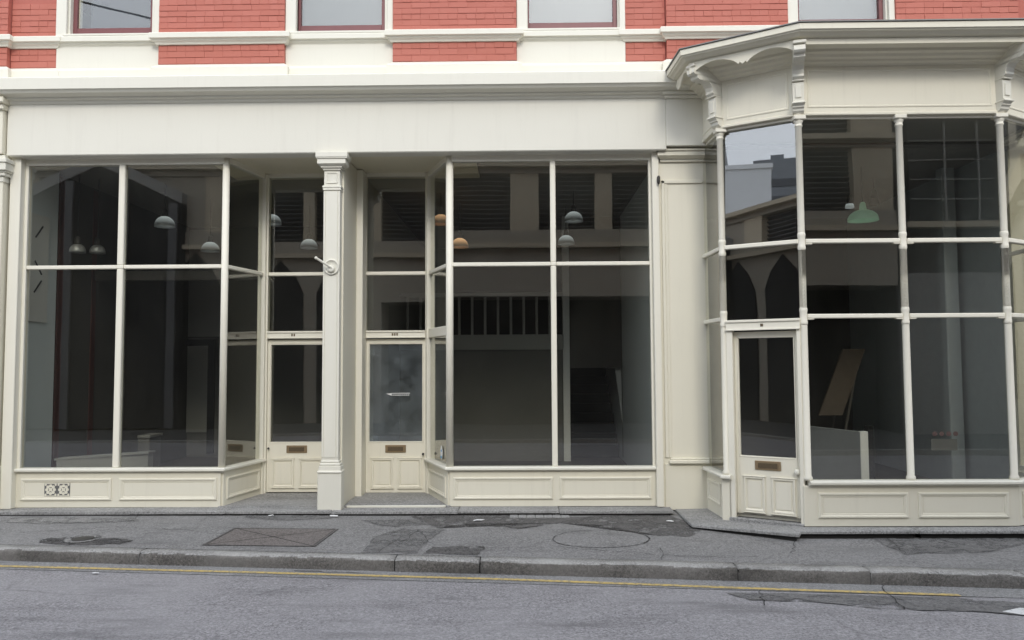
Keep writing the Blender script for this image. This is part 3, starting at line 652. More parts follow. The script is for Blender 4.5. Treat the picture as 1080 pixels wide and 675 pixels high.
# right pilaster
mb = MB(); mb.box(RX0+.011, RX1+.05, -.055, .1, ZW-.02, 4.20, .004); mb.box(RX0+.04, RX0+.08, -.075, -.054, .67, 3.98, .006); mb.box(RX0+.04, RX1, -.075, -.054, 3.94, 3.985, .006); mb.box(RX0+.08, RX0+.115, -.065, -.054, .67, 3.94, .004)
prt = part(mb, 'right_pilaster', CREAM)
mb = MB()
for (e_, y, z0, z1) in ((.0, -.085, 4.20, 4.23), (.04, -.15, 4.26, 4.315), (.055, -.17, 4.315, 4.34), (.03, -.12, 4.34, 4.37)): mb.box(RX0+.03-e_, RX1+.02, y, .1, z0, z1, .004)
mb.add([(RX0+.03, -.085, 4.23), (RX1+.02, -.085, 4.23), (RX1+.02, -.15, 4.26), (RX0-.01, -.15, 4.26)], [(0, 1, 2, 3)]); mb.build('capital', CREAM, prt)
mb = MB(); mb.box(RX0+.03, RX1+.02, -.066, .09, ZW-.04, .60, .004); mb.box(RX0+.08, RX1+.02, -.11, .09, .60, .645, .01); mb.box(RX0+.095, RX1+.02, -.095, .09, .645, .665, .006); mb.build('pilaster_base', CREAM, prt)
mb = MB(); mb.lathe((RX0+.0, -.13, 3.95), [(.012, -.03), (.018, 0), (.02, .05), (.012, .07)], 10); mb.build('wall_hook', IRON, prt)
# plain continuation right and left of the photographed bays
for a, b_ in ((-9.6, -6.87), (5.83, XEND)):
    mb = MB(); mb.box(a, b_, -.04, .1, ZW-.02, ZF, .0); part(mb, 'flank_wall', CREAM)

# fascia, soffit, cornice (main)
mb = MB(); mb.box(-6.215, RX0+.09, -.20, .0, ZF, 4.96, .012); fa = part(mb, 'fascia', STUCCO)
mb = MB(); mb.box(-9.6, -6.86, -.2, 0., ZF, 4.96, .01); mb.box(5.83, XEND, -.2, 0, ZF, 4.96, .01); part(mb, 'flank_fascia', STUCCO)
mb = MB(); mb.box(XC2-.3, XC3+.3, .0, DY+.3, ZF+.012, ZF+.05, 0); part(mb, 'entrance_soffit', SOFF)
mb = MB(); mb.box(RX0+.085, BR[0]+.1, -.215, .05, 4.362, 4.93, .004); mb.box(RX0+.07, BR[0]+.1, -.25, .05, 4.93, 4.965, .008); mb.box(RX0+.04, BR[0]+.1, -.285, .05, 4.965, 5.0, .008); part(mb, 'fascia_console', STUCCO)
CORN = [(0, 4.94), (.21, 4.94), (.225, 4.955), (.23, 4.975), (.27, 4.985), (.275, 5.005), (.30, 5.012), (.33, 5.022), (.36, 5.026), (.38, 5.05), (.40, 5.062), (.40, 5.195), (.39, 5.207), (.0, 5.285)]
mb = MB(); sweep(mb, CORN, [(-9.6, 0), (2.3, 0)]); part(mb, 'main_cornice', CREAMW)
mb = MB(); sweep(mb, CORN, [(5.7, 0), (XEND, 0)]); part(mb, 'flank_cornice', CREAMW)

# upper floor: piers, bricks, string course, windows
UY = -.10; RY = -.035
wx = [(hX(57, 40, UY)+.0, hX(167, 40, UY)), (hX(300, 40, UY), hX(414, 40, UY)), (hX(545, 40, UY), hX(660, 40, UY)), (hX(832, 40, UY), hX(946, 40, UY))]
piers = [(-9.6, hX(8, 40, UY), UY), (hX(8, 40, UY), wx[0][0], RY), (wx[0][1], wx[1][0], UY), (wx[1][1], wx[2][0], UY), (wx[2][1], hX(703, 40, UY), RY), (hX(703, 40, UY), wx[3][0], UY), (wx[3][1], 6.0, UY), (6.0, XEND, RY)]
ZB0, ZB1, ZSC0, ZSC1 = 5.46, 5.70, 5.70, 5.83
CP = .0725
brick_me = {}
def brick_mesh(w_):
    k = round(w_, 3)
    if k not in brick_me:
        mb = MB(); mb.box(-w_/2, w_/2, 0, .05, 0, CP-.006, .0022); o = mb.build('brick', BRICK); brick_me[k] = o.data; bpy.data.objects.remove(o)
    return brick_me[k]
nb = 0
for pi_, (a, b_, y) in enumerate(piers):
    vis = b_ > -6.6 and a < 6.0
    for (z0, z1) in ((ZB0-.05, ZB1+.02), (ZSC1-.02, 9.4)):
        mb = MB(); mb.box(a+.003, b_-.003, y+.0055, .25, z0, z1, 0); wpart = part(mb, 'brick_pier', MORTAR)
        if not vis: continue
        aa = max(a, -6.75); zz0 = ZB0 if z0 < 5.6 else ZSC1+.005; rows = 3 if z0 < 5.6 else 6
        cp = (ZB1-ZB0)/3 if z0 < 5.6 else CP
        for r in range(rows):
            x = aa+.002; half = r % 2
            if b_-aa < .25: half = 0
            first = True
            while x < b_-.02:
                w_ = .1125 if (first and half) else .228
                if r % 3 == 2: w_ = .1125 if not first or not half else .056*2
                w_ = min(w_, b_-.002-x)
                if w_ > .04:
                    o = bpy.data.objects.new('brick', brick_mesh(round(w_-.0015, 3))); COL.objects.link(o); o.parent = wpart
                    o.location = (x+w_/2, y+random.uniform(-.003, .003), zz0+r*cp+.004+random.uniform(-.0015, .0015)); o.scale.z = cp/CP; nb += 1
                x += w_; first = False
# base course below bricks and string course, stepping in and out with the piers
def course(prof, name, mat, wy):
    mb = MB(); path = []
    segs = []
    allx = sorted([(a, b_, y) for a, b_, y in piers]+[(a, b_, wy) for a, b_ in wx])
    for a, b_, y in allx: path += [(a, y), (b_, y)]
    clean = [path[0]]
    for p_ in path[1:]:
        if math.dist(p_, clean[-1]) > 1e-4: clean.append(p_)
    sweep(mb, prof, clean); return part(mb, name, mat)
course([(-.2, ZSC0), (.02, ZSC0), (.03, ZSC0+.02), (.055, ZSC0+.04), (.06, ZSC0+.055), (.085, ZSC0+.062), (.085, ZSC1-.012), (.075, ZSC1), (-.2, ZSC1+.012)], 'string_course', CREAMW, -.02)
course([(-.2, 5.2), (.06, 5.2), (.06, 5.40), (.05, 5.415), (.0, ZB0-.004), (-.2, ZB0-.004)], 'base_course', CREAMW, -.03)
for i, (a, b_) in enumerate(wx):
    mb = MB(); mb.box(a, b_, -.045, .2, 5.3, ZSC0+.01, .0); ap = part(mb, 'window_apron', CREAMW)
    # surround: flat strips then reveal, maroon sash frame, pane, blind behind
    gl_, gr_ = [(83, 160), (318, 403), (558, 646), (842, 926)][i]
    g0, g1 = hX(gl_, 15, .06), hX(gr_, 15, .06)
    mb = MB()
    mb.box(a+.0, a+.13, -.075, .2, ZSC1-.01, 8.2, .006); mb.box(b_-.07, b_, -.075, .2, ZSC1-.01, 8.2, .006)
    mb.box(a+.13, g0-.05, -.03, .2, ZSC1-.01, 8.2, .004); 
    if b_-.07 > g1+.05: mb.box(g1+.05, b_-.07, -.03, .2, ZSC1-.01, 8.2, .004)
    mb.box(a, b_, -.075, .2, 8.2, 8.5, .004)
    sw = part(mb, 'upper_window', CREAMW)
    mb = MB(); mb.box(g0-.10, g1+.10, -.10, .05, ZSC1+.0, ZSC1+.03, .006); mb.build('window_ledge', CREAMW, sw)
    mb = MB(); mb.box(g0-.05, g0+.0, .03, .10, ZSC1+.03, 8.2, .004); mb.box(g1-.0, g1+.05, .03, .10, ZSC1+.03, 8.2, .004); mb.box(g0, g1, .032, .10, ZSC1+.03, ZSC1+.155, .004); mb.box(g0, g1, .02, .09, 6.95, 7.02, .004)
    mb.build('sash', BROWN, sw)
    pane(O, DX, g0, g1, ZSC1+.15, 6.96, sw, .06); pane(O, DX, g0, g1, 7.01, 8.2, sw, .05)
    if i == 0: mb = MB(); mb.box(g0+.10, g1-.02, .16, .165, 5.9, 8.2, 0); mb.build('roller_blind', BLIND, sw); mb = MB(); mb.box(g0, g0+.015, .07, .12, 5.9, 8.2, 0); mb.build('sash_cord', CREAMW, sw)
    else: mb = MB(); mb.box(g0-.02, g1+.02, .16, .165, 5.9, 8.2, 0); mb.build('roller_blind', BLINDP, sw)
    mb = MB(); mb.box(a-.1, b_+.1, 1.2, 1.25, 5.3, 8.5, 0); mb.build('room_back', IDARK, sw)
    mb = MB(); mb.box(a, b_, .0, .25, 8.5, 9.4, 0); part(mb, 'brick_lintel', MORTAR)
mb = MB(); mb.box(-9.6, XEND, -.2, 8, 9.4, 9.6, 0); part(mb, 'parapet', CREAMW)

# ------------------------------------------------------------------ the canted bay
dC, LC = vec(BC, BF); dRt, LRt = vec(BR, BC); dC2, LC2 = vec(BF2, BC2); dRt2, LRt2 = vec(BC2, BR2); LFb = BF2[0]-BF[0]
ZB1T, ZB2T, ZBH = 3.055, 2.265, 4.36
BS = [(-.02, ZSB), (.025, ZSB), (.035, ZSB+.015), (.065, ZSB+.022), (.085, ZSB+.03), (.085, ZS-.012), (.072, ZS), (-.02, ZS+.004)]
D0 = .085     # door jamb inset at each end of the cant
mb = MB(); sweep(mb, BS, [BR, BC, (BC[0]+dC[0]/LC*.06, BC[1]+dC[1]/LC*.06)]); part(mb, 'bay_sill', CREAMW)
mb = MB(); sweep(mb, BS, [(BF[0]-.001, BF[1]), BF2, BC2, BR2]); part(mb, 'bay_sill', CREAMW)
riser(BR, dRt, .0, LRt-.03, [(.10, LRt-.12, .20, .445)], 'bay_riser', zb=.07)
riser(BF, (1, 0), -.02, LFb+.02, [(.085, LFb/2-.05, .185, .445), (LFb/2+.05, LFb-.085, .185, .445)], 'bay_riser')
riser(BF2, dC2, .02, LC2, [(.08, LC2-.08, .185, .445)], 'bay_riser'); riser(BC2, dRt2, 0, LRt2, [(.08, LRt2-.08, .185, .445)], 'bay_riser')
mb = MB(BC, dC); mb.box(-.05, .055, -.03, .09, .075, ZSB+.01, .004); part(mb, 'bay_pier', CREAM)
mb = MB(BF, (1, 0)); mb.box(-.055, .0, -.029, .09, ZW, ZSB+.01, .004); part(mb, 'bay_pier', CREAM)
def colonnette(p, zs, big=False):
    r = .036; mb = MB(); prof = [(r*1.3, ZS), (r*1.3, ZS+.03), (r, ZS+.05)]
    for z in zs: prof += [(r, z-.09), (r*1.13, z-.08), (r*1.13, z-.055), (r*1.05, z-.045), (r*1.05, z+.045), (r*1.13, z+.055), (r*1.13, z+.08), (r, z+.09)]
    prof += [(r*.95, ZBH-.085), (r*1.15, ZBH-.08), (r*1.15, ZBH-.068), (r, ZBH-.064), (r*1.05, ZBH-.045), (r*1.35, ZBH-.028), (r*1.4, ZBH-.012)]
    mb.lathe((p[0], p[1], 0), prof, 16); o = part(mb, 'bay_colonnette', MULL)
    mb = MB((p[0], p[1]), (1, 0)); mb.box(-.062, .062, -.062, .05, ZBH-.012, ZBH+.03, .005); mb.build('abacus', MULL, o)
for p_ in (BC, BF, (BF[0]+LFb/2, BF[1]), BF2, BC2): colonnette(p_, (ZB1T, ZB2T))
def bay_glaze(o, dr, u0, u1, lights, name='bay_window'):
    mb = MB(o, dr); mb.box(u0, u1, -.005, .03, ZBH, ZBH+.03, .004); s = part(mb, name, MULL)
    for z0, z1 in lights: pane(o, dr, u0, u1, z0, z1, s)
    for z in [l[1] for l in lights[:-1]]: bar(o, dr, u0, u1, z-.001, z+.046, s, 'transom')
    return s
L3 = ((ZS, ZB2T-.023), (ZB2T+.023, ZB1T-.023), (ZB1T+.023, ZBH))
bay_glaze(BR, dRt, .04, LRt-.035, L3); w1 = bay_glaze(BF, (1, 0), .035, LFb/2-.035, L3); w2 = bay_glaze(BF, (1, 0), LFb/2+.035, LFb-.035, L3); bay_glaze(BF2, dC2, .035, LC2-.035, L3); bay_glaze(BC2, dRt2, .035, LRt2-.04, L3)
# corner blocks where the transoms meet the posts
for wpt, u0, u1 in ((w1, .035, LFb/2-.035), (w2, LFb/2+.035, LFb-.035)):
    for z in (ZB1T, ZB2T):
        for uu in (u0, u1-.07): mb = MB(BF, (1, 0)); mb.box(uu, uu+.07, -.026, .026, z-.036, z-.023, .004); mb.build('transom_block', MULL, wpt)
# the bay door on the cant
BCi = (BC[0]-dC[1]/LC*.03, BC[1]+dC[0]/LC*.03)
bd = door(BCi, dC, .10, LC-.075, 'bay_door', 'cream half glazed corner door in the bay', .125, True)
knob(BCi, dC, LC-.105, .64, bd, CREAMW, .03)
mb = MB(BC, dC); mb.box(.03, .098, -.03, .06, .11, 2.135, .005); mb.box(LC-.073, LC-.03, -.03, .06, .11, 2.135, .005); sB = part(mb, 'door_frame', MULL)
mb = MB(BC, dC); mb.box(.03, LC-.03, -.045, .06, 2.1352, 2.243, .004); mb.box(.03, LC-.03, -.06, -.04, 2.22, 2.247, .004); mb.box(.03, LC-.03, -.055, -.04, 2.131, 2.15, .004); mb.build('door_head', MULL, sB)
bar(BC, dC, .03, LC-.03, ZB1T-.024, ZB1T+.024, sB, 'transom'); pane(BC, dC, .03, LC-.03, 2.245, ZB1T-.024, sB)
tp = pane(BC, dC, .03, LC-.03, 0, ZBH-ZB1T-.024, sB, 0., REFG)      # top light leans back a little in its frame
nI = Vector((-dC[1]/LC, dC[0]/LC, 0)); ax_ = Vector((dC[0]/LC, dC[1]/LC, 0)); pv = Vector((BC[0], BC[1], 0))
tp.matrix_basis = Matrix.Translation(pv+Vector((0, 0, ZB1T+.024))) @ Matrix.Rotation(math.radians(-1.6), 4, ax_) @ Matrix.Translation(-pv)
mb = MB(BC, dC); mb.box(.03, LC-.03, -.005, .05, ZBH, ZBH+.03, .004); mb.build('head_rail', MULL, sB)
mb = MB(BC, dC); mb.box(LC/2-.015, LC/2+.015, -.048, -.0445, 2.17, 2.20, 0); mb.build('door_number', BRASSD, sB)
mb = MB(BC, dC); mb.box(.03, LC-.04, -.05, .08, .06, .118, .006); mb.build('threshold', BLUEST, sB)
# bay fascia with panels
bpath = [BR, BC, BF, BF2, BC2, BR2]
mb = MB(); sweep(mb, [(-.09, ZBH+.03), (.045, ZBH+.03), (.05, ZBH+.036), (.05, ZBH+.055), (.035, ZBH+.065), (.035, 4.99), (-.09, 4.99)], bpath); bf = part(mb, 'bay_fascia', CREAM)
for o_, d_, u0, u1 in ((BF, (1, 0), .09, LFb-.09), (BC, dC, .09, LC-.09), (BR, dRt, .12, LRt-.09), (BF2, dC2, .09, LC2-.09)):
    mb = MB(o_, d_); mb.ring(u0, u1, ZBH+.115, 4.885, [(0, -.0345), (.0, -.041), (.012, -.043), (.02, -.038), (.024, -.0345)]); mb.build('panel_moulding', CREAM, bf)
# bay cornice: stepped mouldings, soffit, crown, flat lead roof
mb = MB(); sweep(mb, [(.0, 4.92), (.05, 4.92), (.06, 4.935), (.10, 4.945), (.11, 4.965), (.15, 4.975), (.17, 5.0), (.21, 5.01), (.22, 5.035), (.28, 5.045), (.36, 5.05), (.37, 5.075), (.43, 5.085), (.45, 5.10), (.48, 5.112), (.485, 5.125), (.50, 5.128), (.50, 5.185), (.49, 5.192), (.0, 5.192)], bpath); bc = part(mb, 'bay_cornice', CREAM)
mb = MB(); sweep(mb, [(.0, 5.193), (.515, 5.193), (.515, 5.203), (.0, 5.235)], bpath); mb.build('lead_capping', LEAD, bc)
mb = MB(); mb.raw([(*p_, 5.234) for p_ in bpath], [tuple(range(6))]); mb.build('bay_roof', LEAD, bc)
# valance boards (scalloped) under the cornice
def off(p_, m_, k): return (p_[0]+m_[0]*k, p_[1]+m_[1]*k)
def mitre(i):
    def nrm(a, b_): L = math.dist(a, b_); return ((b_[1]-a[1])/L, -(b_[0]-a[0])/L)
    n1 = nrm(bpath[i-1], bpath[i]) if i else nrm(bpath[0], bpath[1]); n2 = nrm(bpath[i], bpath[i+1]) if i < len(bpath)-1 else n1
    m_ = (n1[0]+n2[0], n1[1]+n2[1]); k = m_[0]*n2[0]+m_[1]*n2[1]; return (m_[0]/k, m_[1]/k)
VOFF = .385
def valance(i, arcs):
    a, b_ = off(bpath[i], mitre(i), VOFF), off(bpath[i+1], mitre(i+1), VOFF); d_, L = vec(a, b_); zt, zb, zc = 5.075, 4.975, 5.03
    poly = [(0, zt)]
    low = []
    if arcs:
        half = L/arcs
        for k in range(arcs):
            c = k*half
            for (t, z) in ((0, zb-.035), (.03, zb-.01), (.045, zb-.03), (.07, zb-.005)): low.append((c+t, z))
            m_ = 14
            for j in range(m_+1): t = j/m_; low.append((c+.09+(half-.18)*t, zb+.01+(zc-zb)*math.sin(math.pi*t)**.8))
            for (t, z) in ((.07, zb-.005), (.045, zb-.03), (.03, zb-.01), (.0, zb-.035)): low.append((c+half-t, z))
    else: low = [(0, zb+.04), (L, zb+.04)]
    # ladder of quads so the concave outline fills cleanly
    mb = MB(a, d_); k = len(low); vs = [(u, dd, z) for dd in (0, .022) for u, z in low]+[(u, dd, zt) for dd in (0, .022) for u, z in low]
    fs = []
    for j in range(k-1): fs += [(j, j+1, 2*k+j+1, 2*k+j), (k+j, k+j+1, 3*k+j+1, 3*k+j), (j, j+1, k+j+1, k+j)]
    mb.add(vs, fs); mb.build('valance', CREAM, bc)
valance(0, 2); valance(1, 2); valance(2, 0); valance(3, 2)
# scroll brackets at the bay corners
def bracket(i):
    m_ = mitre(i); L = math.hypot(*m_); m_ = (m_[0]/L, m_[1]/L); dr = (-m_[1], m_[0])
    mb = MB(bpath[i], dr); w_ = .056
    prof = [(.03, 5.02), (-.40, 5.02), (-.42, 4.995), (-.425, 4.955), (-.405, 4.935), (-.385, 4.945), (-.37, 4.93), (-.365, 4.90), (-.335, 4.885), (-.31, 4.895), (-.28, 4.88), (-.235, 4.895), (-.19, 4.875), (-.16, 4.84), (-.145, 4.80), (-.15, 4.775), (-.125, 4.755), (-.10, 4.76), (-.095, 4.735), (-.11, 4.72), (-.105, 4.53), (-.125, 4.515), (-.125, 4.495), (-.10, 4.48), (-.10, 4.465), (-.08, 4.455), (-.075, 4.43), (-.05, 4.41), (.03, 4.405)]
    # extruded as strips to the wall line (profile is concave)
    k = len(prof); vs = [(s_*w_, d, z) for s_ in (-1, 1) for d, z in prof]+[(s_*w_, .03, z) for s_ in (-1, 1) for d, z in prof]; fs = []
    for j in range(k-1):
        fs += [(j, j+1, k+j+1, k+j), (j, j+1, 2*k+j+1, 2*k+j), (k+j, k+j+1, 3*k+j+1, 3*k+j)]
    mb.add(vs, fs)
    mb.box(-w_-.008, w_+.008, -.435, .0, 5.02, 5.05, .004); mb.box(-w_-.01, w_+.01, -.135, .0, 4.497, 4.512, .003); mb.box(-w_-.006, w_+.006, -.132, .0, 4.735, 4.75, .003); mb.box(-w_*.55, w_*.55, -.118, -.1, 4.56, 4.69, .004)
    mb.build('scroll_bracket', CREAMW, bc)
for i in (1, 2, 3, 4): bracket(i)

# ------------------------------------------------------------------ interiors
ZFL = .16; ZC = 4.33; YB = 7.5
mb = MB(); mb.box(-9.5, XEND, .12, 9, .0, ZFL-.06, 0); mb.raw([(*p_, ZFL) for p_ in (BR, BC, BF, BF2, BC2, BR2)]+[(5.81, .3, ZFL), (2.17, .3, ZFL)], [tuple(range(8))]); part(mb, 'shop_floor', IFLOOR)
for k in range(3):
    pass
mb = MB(); mb.box(-9.5, XEND, .05, 9, ZF+.06, 4.9, 0); part(mb, 'shop_ceiling', ICEIL)
mb = MB(); mb.box(-9.5, XEND, .03, 8, 5.0, 5.2, 0); part(mb, 'upper_floor', IDARK)
mb = MB(); mb.box(-9.5, XEND, 8.8, 9, 0, 9.4, 0); mb.box(-9.6, -9.4, .1, 9, 0, 9.4, 0); mb.box(XEND-.1, XEND, .1, 9, 0, 9.4, 0); part(mb, 'outer_wall', IDARK)
mb = MB(); mb.box(BR[0]-.06, BR2[0]+.06, -.02, .06, ZBH+.06, 5.0, 0); part(mb, 'bay_beam', IDARK)
mb = MB(); mb.raw([(*p_, ZBH+.07) for p_ in bpath]+[(5.81, .2, ZBH+.07), (2.17, .2, ZBH+.07)], [tuple(range(8))]); part(mb, 'bay_ceiling', ICEIL)
# party walls
mb = MB(); mb.box(-2.37, -2.17, DY+.1, 8.8, 0, ZF+.06, 0); part(mb, 'partition_wall', IWALL)
mb = MB(); mb.box(1.72, 2.12, .1, 8.8, 0, ZF+.06, 0); part(mb, 'partition_wall', IBLUE)
mb = MB(); mb.box(-6.7, -6.2, .1, .84, 0, ZF+.06, 0); part(mb, 'partition_wall', IBLUE)
mb = MB(); mb.box(-6.75, -6.25, .84, 8.8, 0, ZF+.06, 0); part(mb, 'partition_wall', IDARK)
mb = MB(); mb.box(5.86, 6.06, .1, 8.8, 0, ZF+.06, 0); part(mb, 'partition_wall', CURT)
# left shop back: dark recess, grey lit wall, doorway frames
YL = 5.0
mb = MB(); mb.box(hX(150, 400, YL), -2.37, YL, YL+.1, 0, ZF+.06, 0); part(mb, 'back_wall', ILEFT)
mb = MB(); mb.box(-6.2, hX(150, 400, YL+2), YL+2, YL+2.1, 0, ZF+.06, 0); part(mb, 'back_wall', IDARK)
for u0, u1, mat in ((148, 153, OXRED), (183, 190, OXRED), (158, 161, WHITEB), (172, 177, IWALL)):
    mb = MB(); mb.box(hX(u0, 400, YL-.1), hX(u1, 400, YL-.1), YL-.12, YL-.01, 0, ZC if mat is OXRED else 2.6, .004); part(mb, 'door_post', mat)
mb = MB(); x0, x1 = hX(193, 400, YL-.05), hX(219, 400, YL-.05); mb.box(x0-.12, x0, YL-.06, YL, ZFL, 2.15, 0); mb.box(x1, x1+.12, YL-.06, YL, ZFL, 2.15, 0); mb.box(x0-.12, x1+.12, YL-.06, YL, 2.15, 2.27, 0); dfm = part(mb, 'inner_door_frame', IBLACK)
mb = MB(); mb.box(x0, x1, YL-.03, YL-.001, .55, 2.15, 0); mb.build('inner_door', IWALL, dfm)
mb = MB(); mb.box(hX(192, 300, YL-.02), hX(240, 300, YL-.02), YL-.025, YL-.002, 2.32, ZC, 0); part(mb, 'wall_panel', IWALL)
mb = MB(); mb.box(hX(157, 300, YL), hX(183, 300, YL), YL-.03, YL-.003, 2.75, 3.3, 0); part(mb, 'fanlight', IWALL)
for u in (56, 92):
    mb = MB(); yq = .95 if u < 60 else 1.8; xx = hX(u, 400, yq); mb.box(xx-.06, xx+.06, yq-.05, yq+.07, 0, ZC+.02, .006); part(mb, 'inner_post', OXRED)
mb = MB(); mb.box(-6.2, -3.6, 1.74, 1.88, 3.02, 3.16, .005); part(mb, 'inner_beam', IDARK)
# right shop back: boarded wall with balustraded gallery, dark stair hall
YR = 4.2
xa, xb = hX(594, 400, YR), hX(601, 400, YR)
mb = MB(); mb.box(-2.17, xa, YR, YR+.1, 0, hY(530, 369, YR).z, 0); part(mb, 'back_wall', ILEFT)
mb = MB(); mb.box(-2.17, xa+.02, YR-.06, YR+.14, hY(530, 369, YR).z, hY(530, 353, YR).z, .004); part(mb, 'gallery_beam', IWALL)
zg0, zg1 = hY(530, 353, YR).z, hY(530, 313, YR).z
for k in range(12):
    xx = hX(430+13.6*k, 330, YR); mb = MB(); mb.box(xx-.022, xx+.022, YR-.02, YR+.024, zg0, zg1, .004); part(mb, 'baluster', IWALL)
mb = MB(); mb.box(-2.17, xa+.02, YR-.04, YR+.05, zg1, zg1+.07, .006); part(mb, 'gallery_rail', IWALL)
mb = MB(); mb.box(-2.17, xa, YR+.2, YR+3.4, zg0-.15, zg0-.02, 0); part(mb, 'gallery_floor', IDARK)
mb = MB(); mb.box(xa, xb, YR-.06, YR+.2, 0, ZC+.05, .004); part(mb, 'hall_post', WHITEB)
mb = MB(); mb.box(xb, 1.72, YR+.05, YR+.15, hY(630, 388, YR).z, ZC+.05, 0); part(mb, 'hall_lintel', IDARK)
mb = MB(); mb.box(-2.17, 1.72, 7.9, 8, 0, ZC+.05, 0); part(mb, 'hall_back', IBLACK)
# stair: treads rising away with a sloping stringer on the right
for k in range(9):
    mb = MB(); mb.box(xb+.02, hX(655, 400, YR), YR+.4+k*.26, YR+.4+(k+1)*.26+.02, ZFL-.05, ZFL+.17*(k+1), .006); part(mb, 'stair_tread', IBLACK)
p0, p1 = hY(661, 486, YR), hY(648, 388, YR+.3)
mb = MB(); mb.raw([(p0.x, YR-.1, p0.z), (p0.x+.10, YR-.1, p0.z), (p1.x+.10, YR+.2, p1.z), (p1.x, YR+.2, p1.z), (p0.x, YR, p0.z), (p0.x+.10, YR, p0.z), (p1.x+.10, YR+.3, p1.z), (p1.x, YR+.3, p1.z)], [(0, 1, 2, 3), (4, 5, 6, 7), (0, 1, 5, 4), (1, 2, 6, 5), (2, 3, 7, 6), (3, 0, 4, 7)]); part(mb, 'stair_stringer', WHITEB)
mb = MB(); mb.box(p0.x+.11, 1.72, YR-.02, YR+.1, ZFL, ZC, 0); part(mb, 'hall_side_wall', IWALL)
# bay shop back
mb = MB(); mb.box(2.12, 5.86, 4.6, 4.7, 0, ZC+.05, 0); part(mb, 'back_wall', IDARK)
mb = MB(); mb.box(hX(965, 400, 2.6), 5.86, 2.6, 2.7, 0, ZC+.05, 0); part(mb, 'back_wall', CURT)
for u in (1008, 1030):
    mb = MB(); xx = hX(u, 400, 1.0); mb.box(xx-.09, xx+.09, 1.0, 1.15, ZFL, ZC+.05, .01); part(mb, 'inner_column', CURT)

# furniture and loose things inside
def boxthing(name, bx, mat, label, cat):
    mb = MB(); mb.box(*bx, .006); return tag(mb.build(name, mat), label, cat)
e = empty('display_plinth', (-5.2, .6, ZFL-.06), 'low white display platform inside the left shop window', 'platform')
mb = MB(); xq = [hX(62, 490, .5), hX(158, 473, 1.2)]
mb.raw([(xq[0], .45, ZFL-.06), (xq[1], 1.15, ZFL-.06), (xq[1], 1.3, ZFL-.06), (xq[0], .6, ZFL-.06), (xq[0], .45, .60), (xq[1], 1.15, .60), (xq[1], 1.3, .60), (xq[0], .6, .60)], [(0, 1, 2, 3), (4, 5, 6, 7), (0, 1, 5, 4), (1, 2, 6, 5), (2, 3, 7, 6), (3, 0, 4, 7)]); kid(mb.build('platform_side', IWALL), e)
mb = MB(); mb.raw([(xq[0]-.02, .43, .602), (xq[1]+.02, 1.13, .602), (xq[1]+.02, 1.32, .602), (xq[0]-.02, .62, .602), (xq[0]-.02, .43, .625), (xq[1]+.02, 1.13, .625), (xq[1]+.02, 1.32, .625), (xq[0]-.02, .62, .625)], [(0, 1, 2, 3), (4, 5, 6, 7), (0, 1, 5, 4), (1, 2, 6, 5), (2, 3, 7, 6), (3, 0, 4, 7)]); kid(mb.build('platform_top', IWALL), e)
cA = hY(907, 455.5, -.55); cB = hY(852, 449, .25)
e = empty('shop_counter', (cA.x, cA.y, ZFL), 'low white counter inside the bay window beside the corner door', 'counter')
dK, LK = vec((cB.x, cB.y), (cA.x, cA.y)); zk = cA.z
mb = MB((cB.x, cB.y), dK); mb.box(.0, LK-.002, .0, .06, ZFL, zk, .004); kid(mb.build('counter_panel', CTRP), e)
mb = MB((cA.x, cA.y), (1, 0)); mb.box(.0, .085, -.01, .05, ZFL, zk+.004, .004); kid(mb.build('counter_end', PAPER), e)
mb = MB((cA.x, cA.y), (1, 0)); mb.box(.12, .20, .10, .17, ZFL, zk+.06, .004); kid(mb.build('counter_post', IBLACK), e)
pb, pt = hY(876, 438, 2.0), hY(901, 368, 2.6)
mb = MB(); mb.raw([(pb.x-.17, 2., pb.z), (pb.x+.17, 2., pb.z), (pt.x+.17, 2.6, pt.z), (pt.x-.17, 2.6, pt.z), (pb.x-.17, 2.04, pb.z), (pb.x+.17, 2.04, pb.z), (pt.x+.17, 2.64, pt.z), (pt.x-.17, 2.64, pt.z)], [(0, 1, 2, 3), (4, 5, 6, 7), (0, 1, 5, 4), (1, 2, 6, 5), (2, 3, 7, 6), (3, 0, 4, 7)])
e = empty('leaning_board', (pb.x, 2.0, ZFL), 'raw timber board tilted on its easel behind the bay counter', 'board'); kid(mb.build('board', PLANKW), e)
mb = MB(); mb.tube((pb.x-.1, 2.06, ZFL), (pt.x-.1, 2.66, pt.z-.05), .02); mb.tube((pb.x+.1, 2.06, ZFL), (pt.x+.1, 2.66, pt.z-.05), .02); kid(mb.build('easel_legs', IDARK), e)
pn = hY(917, 390, 4.59)
e = empty('wall_notice', (pn.x, 4.595, pn.z), 'white paper notice with dark print on the dark wall inside the bay', 'notice')
mb = MB(); mb.box(pn.x-.095, pn.x+.095, 4.588, 4.596, pn.z-.18, pn.z+.18, 0); kid(mb.build('notice_sheet', PAPER), e)
mb = MB(); mb.box(pn.x-.05, pn.x+.04, 4.584, 4.587, pn.z+.05, pn.z+.14, 0); mb.box(pn.x-.06, pn.x+.06, 4.584, 4.587, pn.z-.02, pn.z+.0, 0); mb.box(pn.x-.06, pn.x+.03, 4.584, 4.587, pn.z-.08, pn.z-.06, 0); kid(mb.build('notice_print', INK), e)
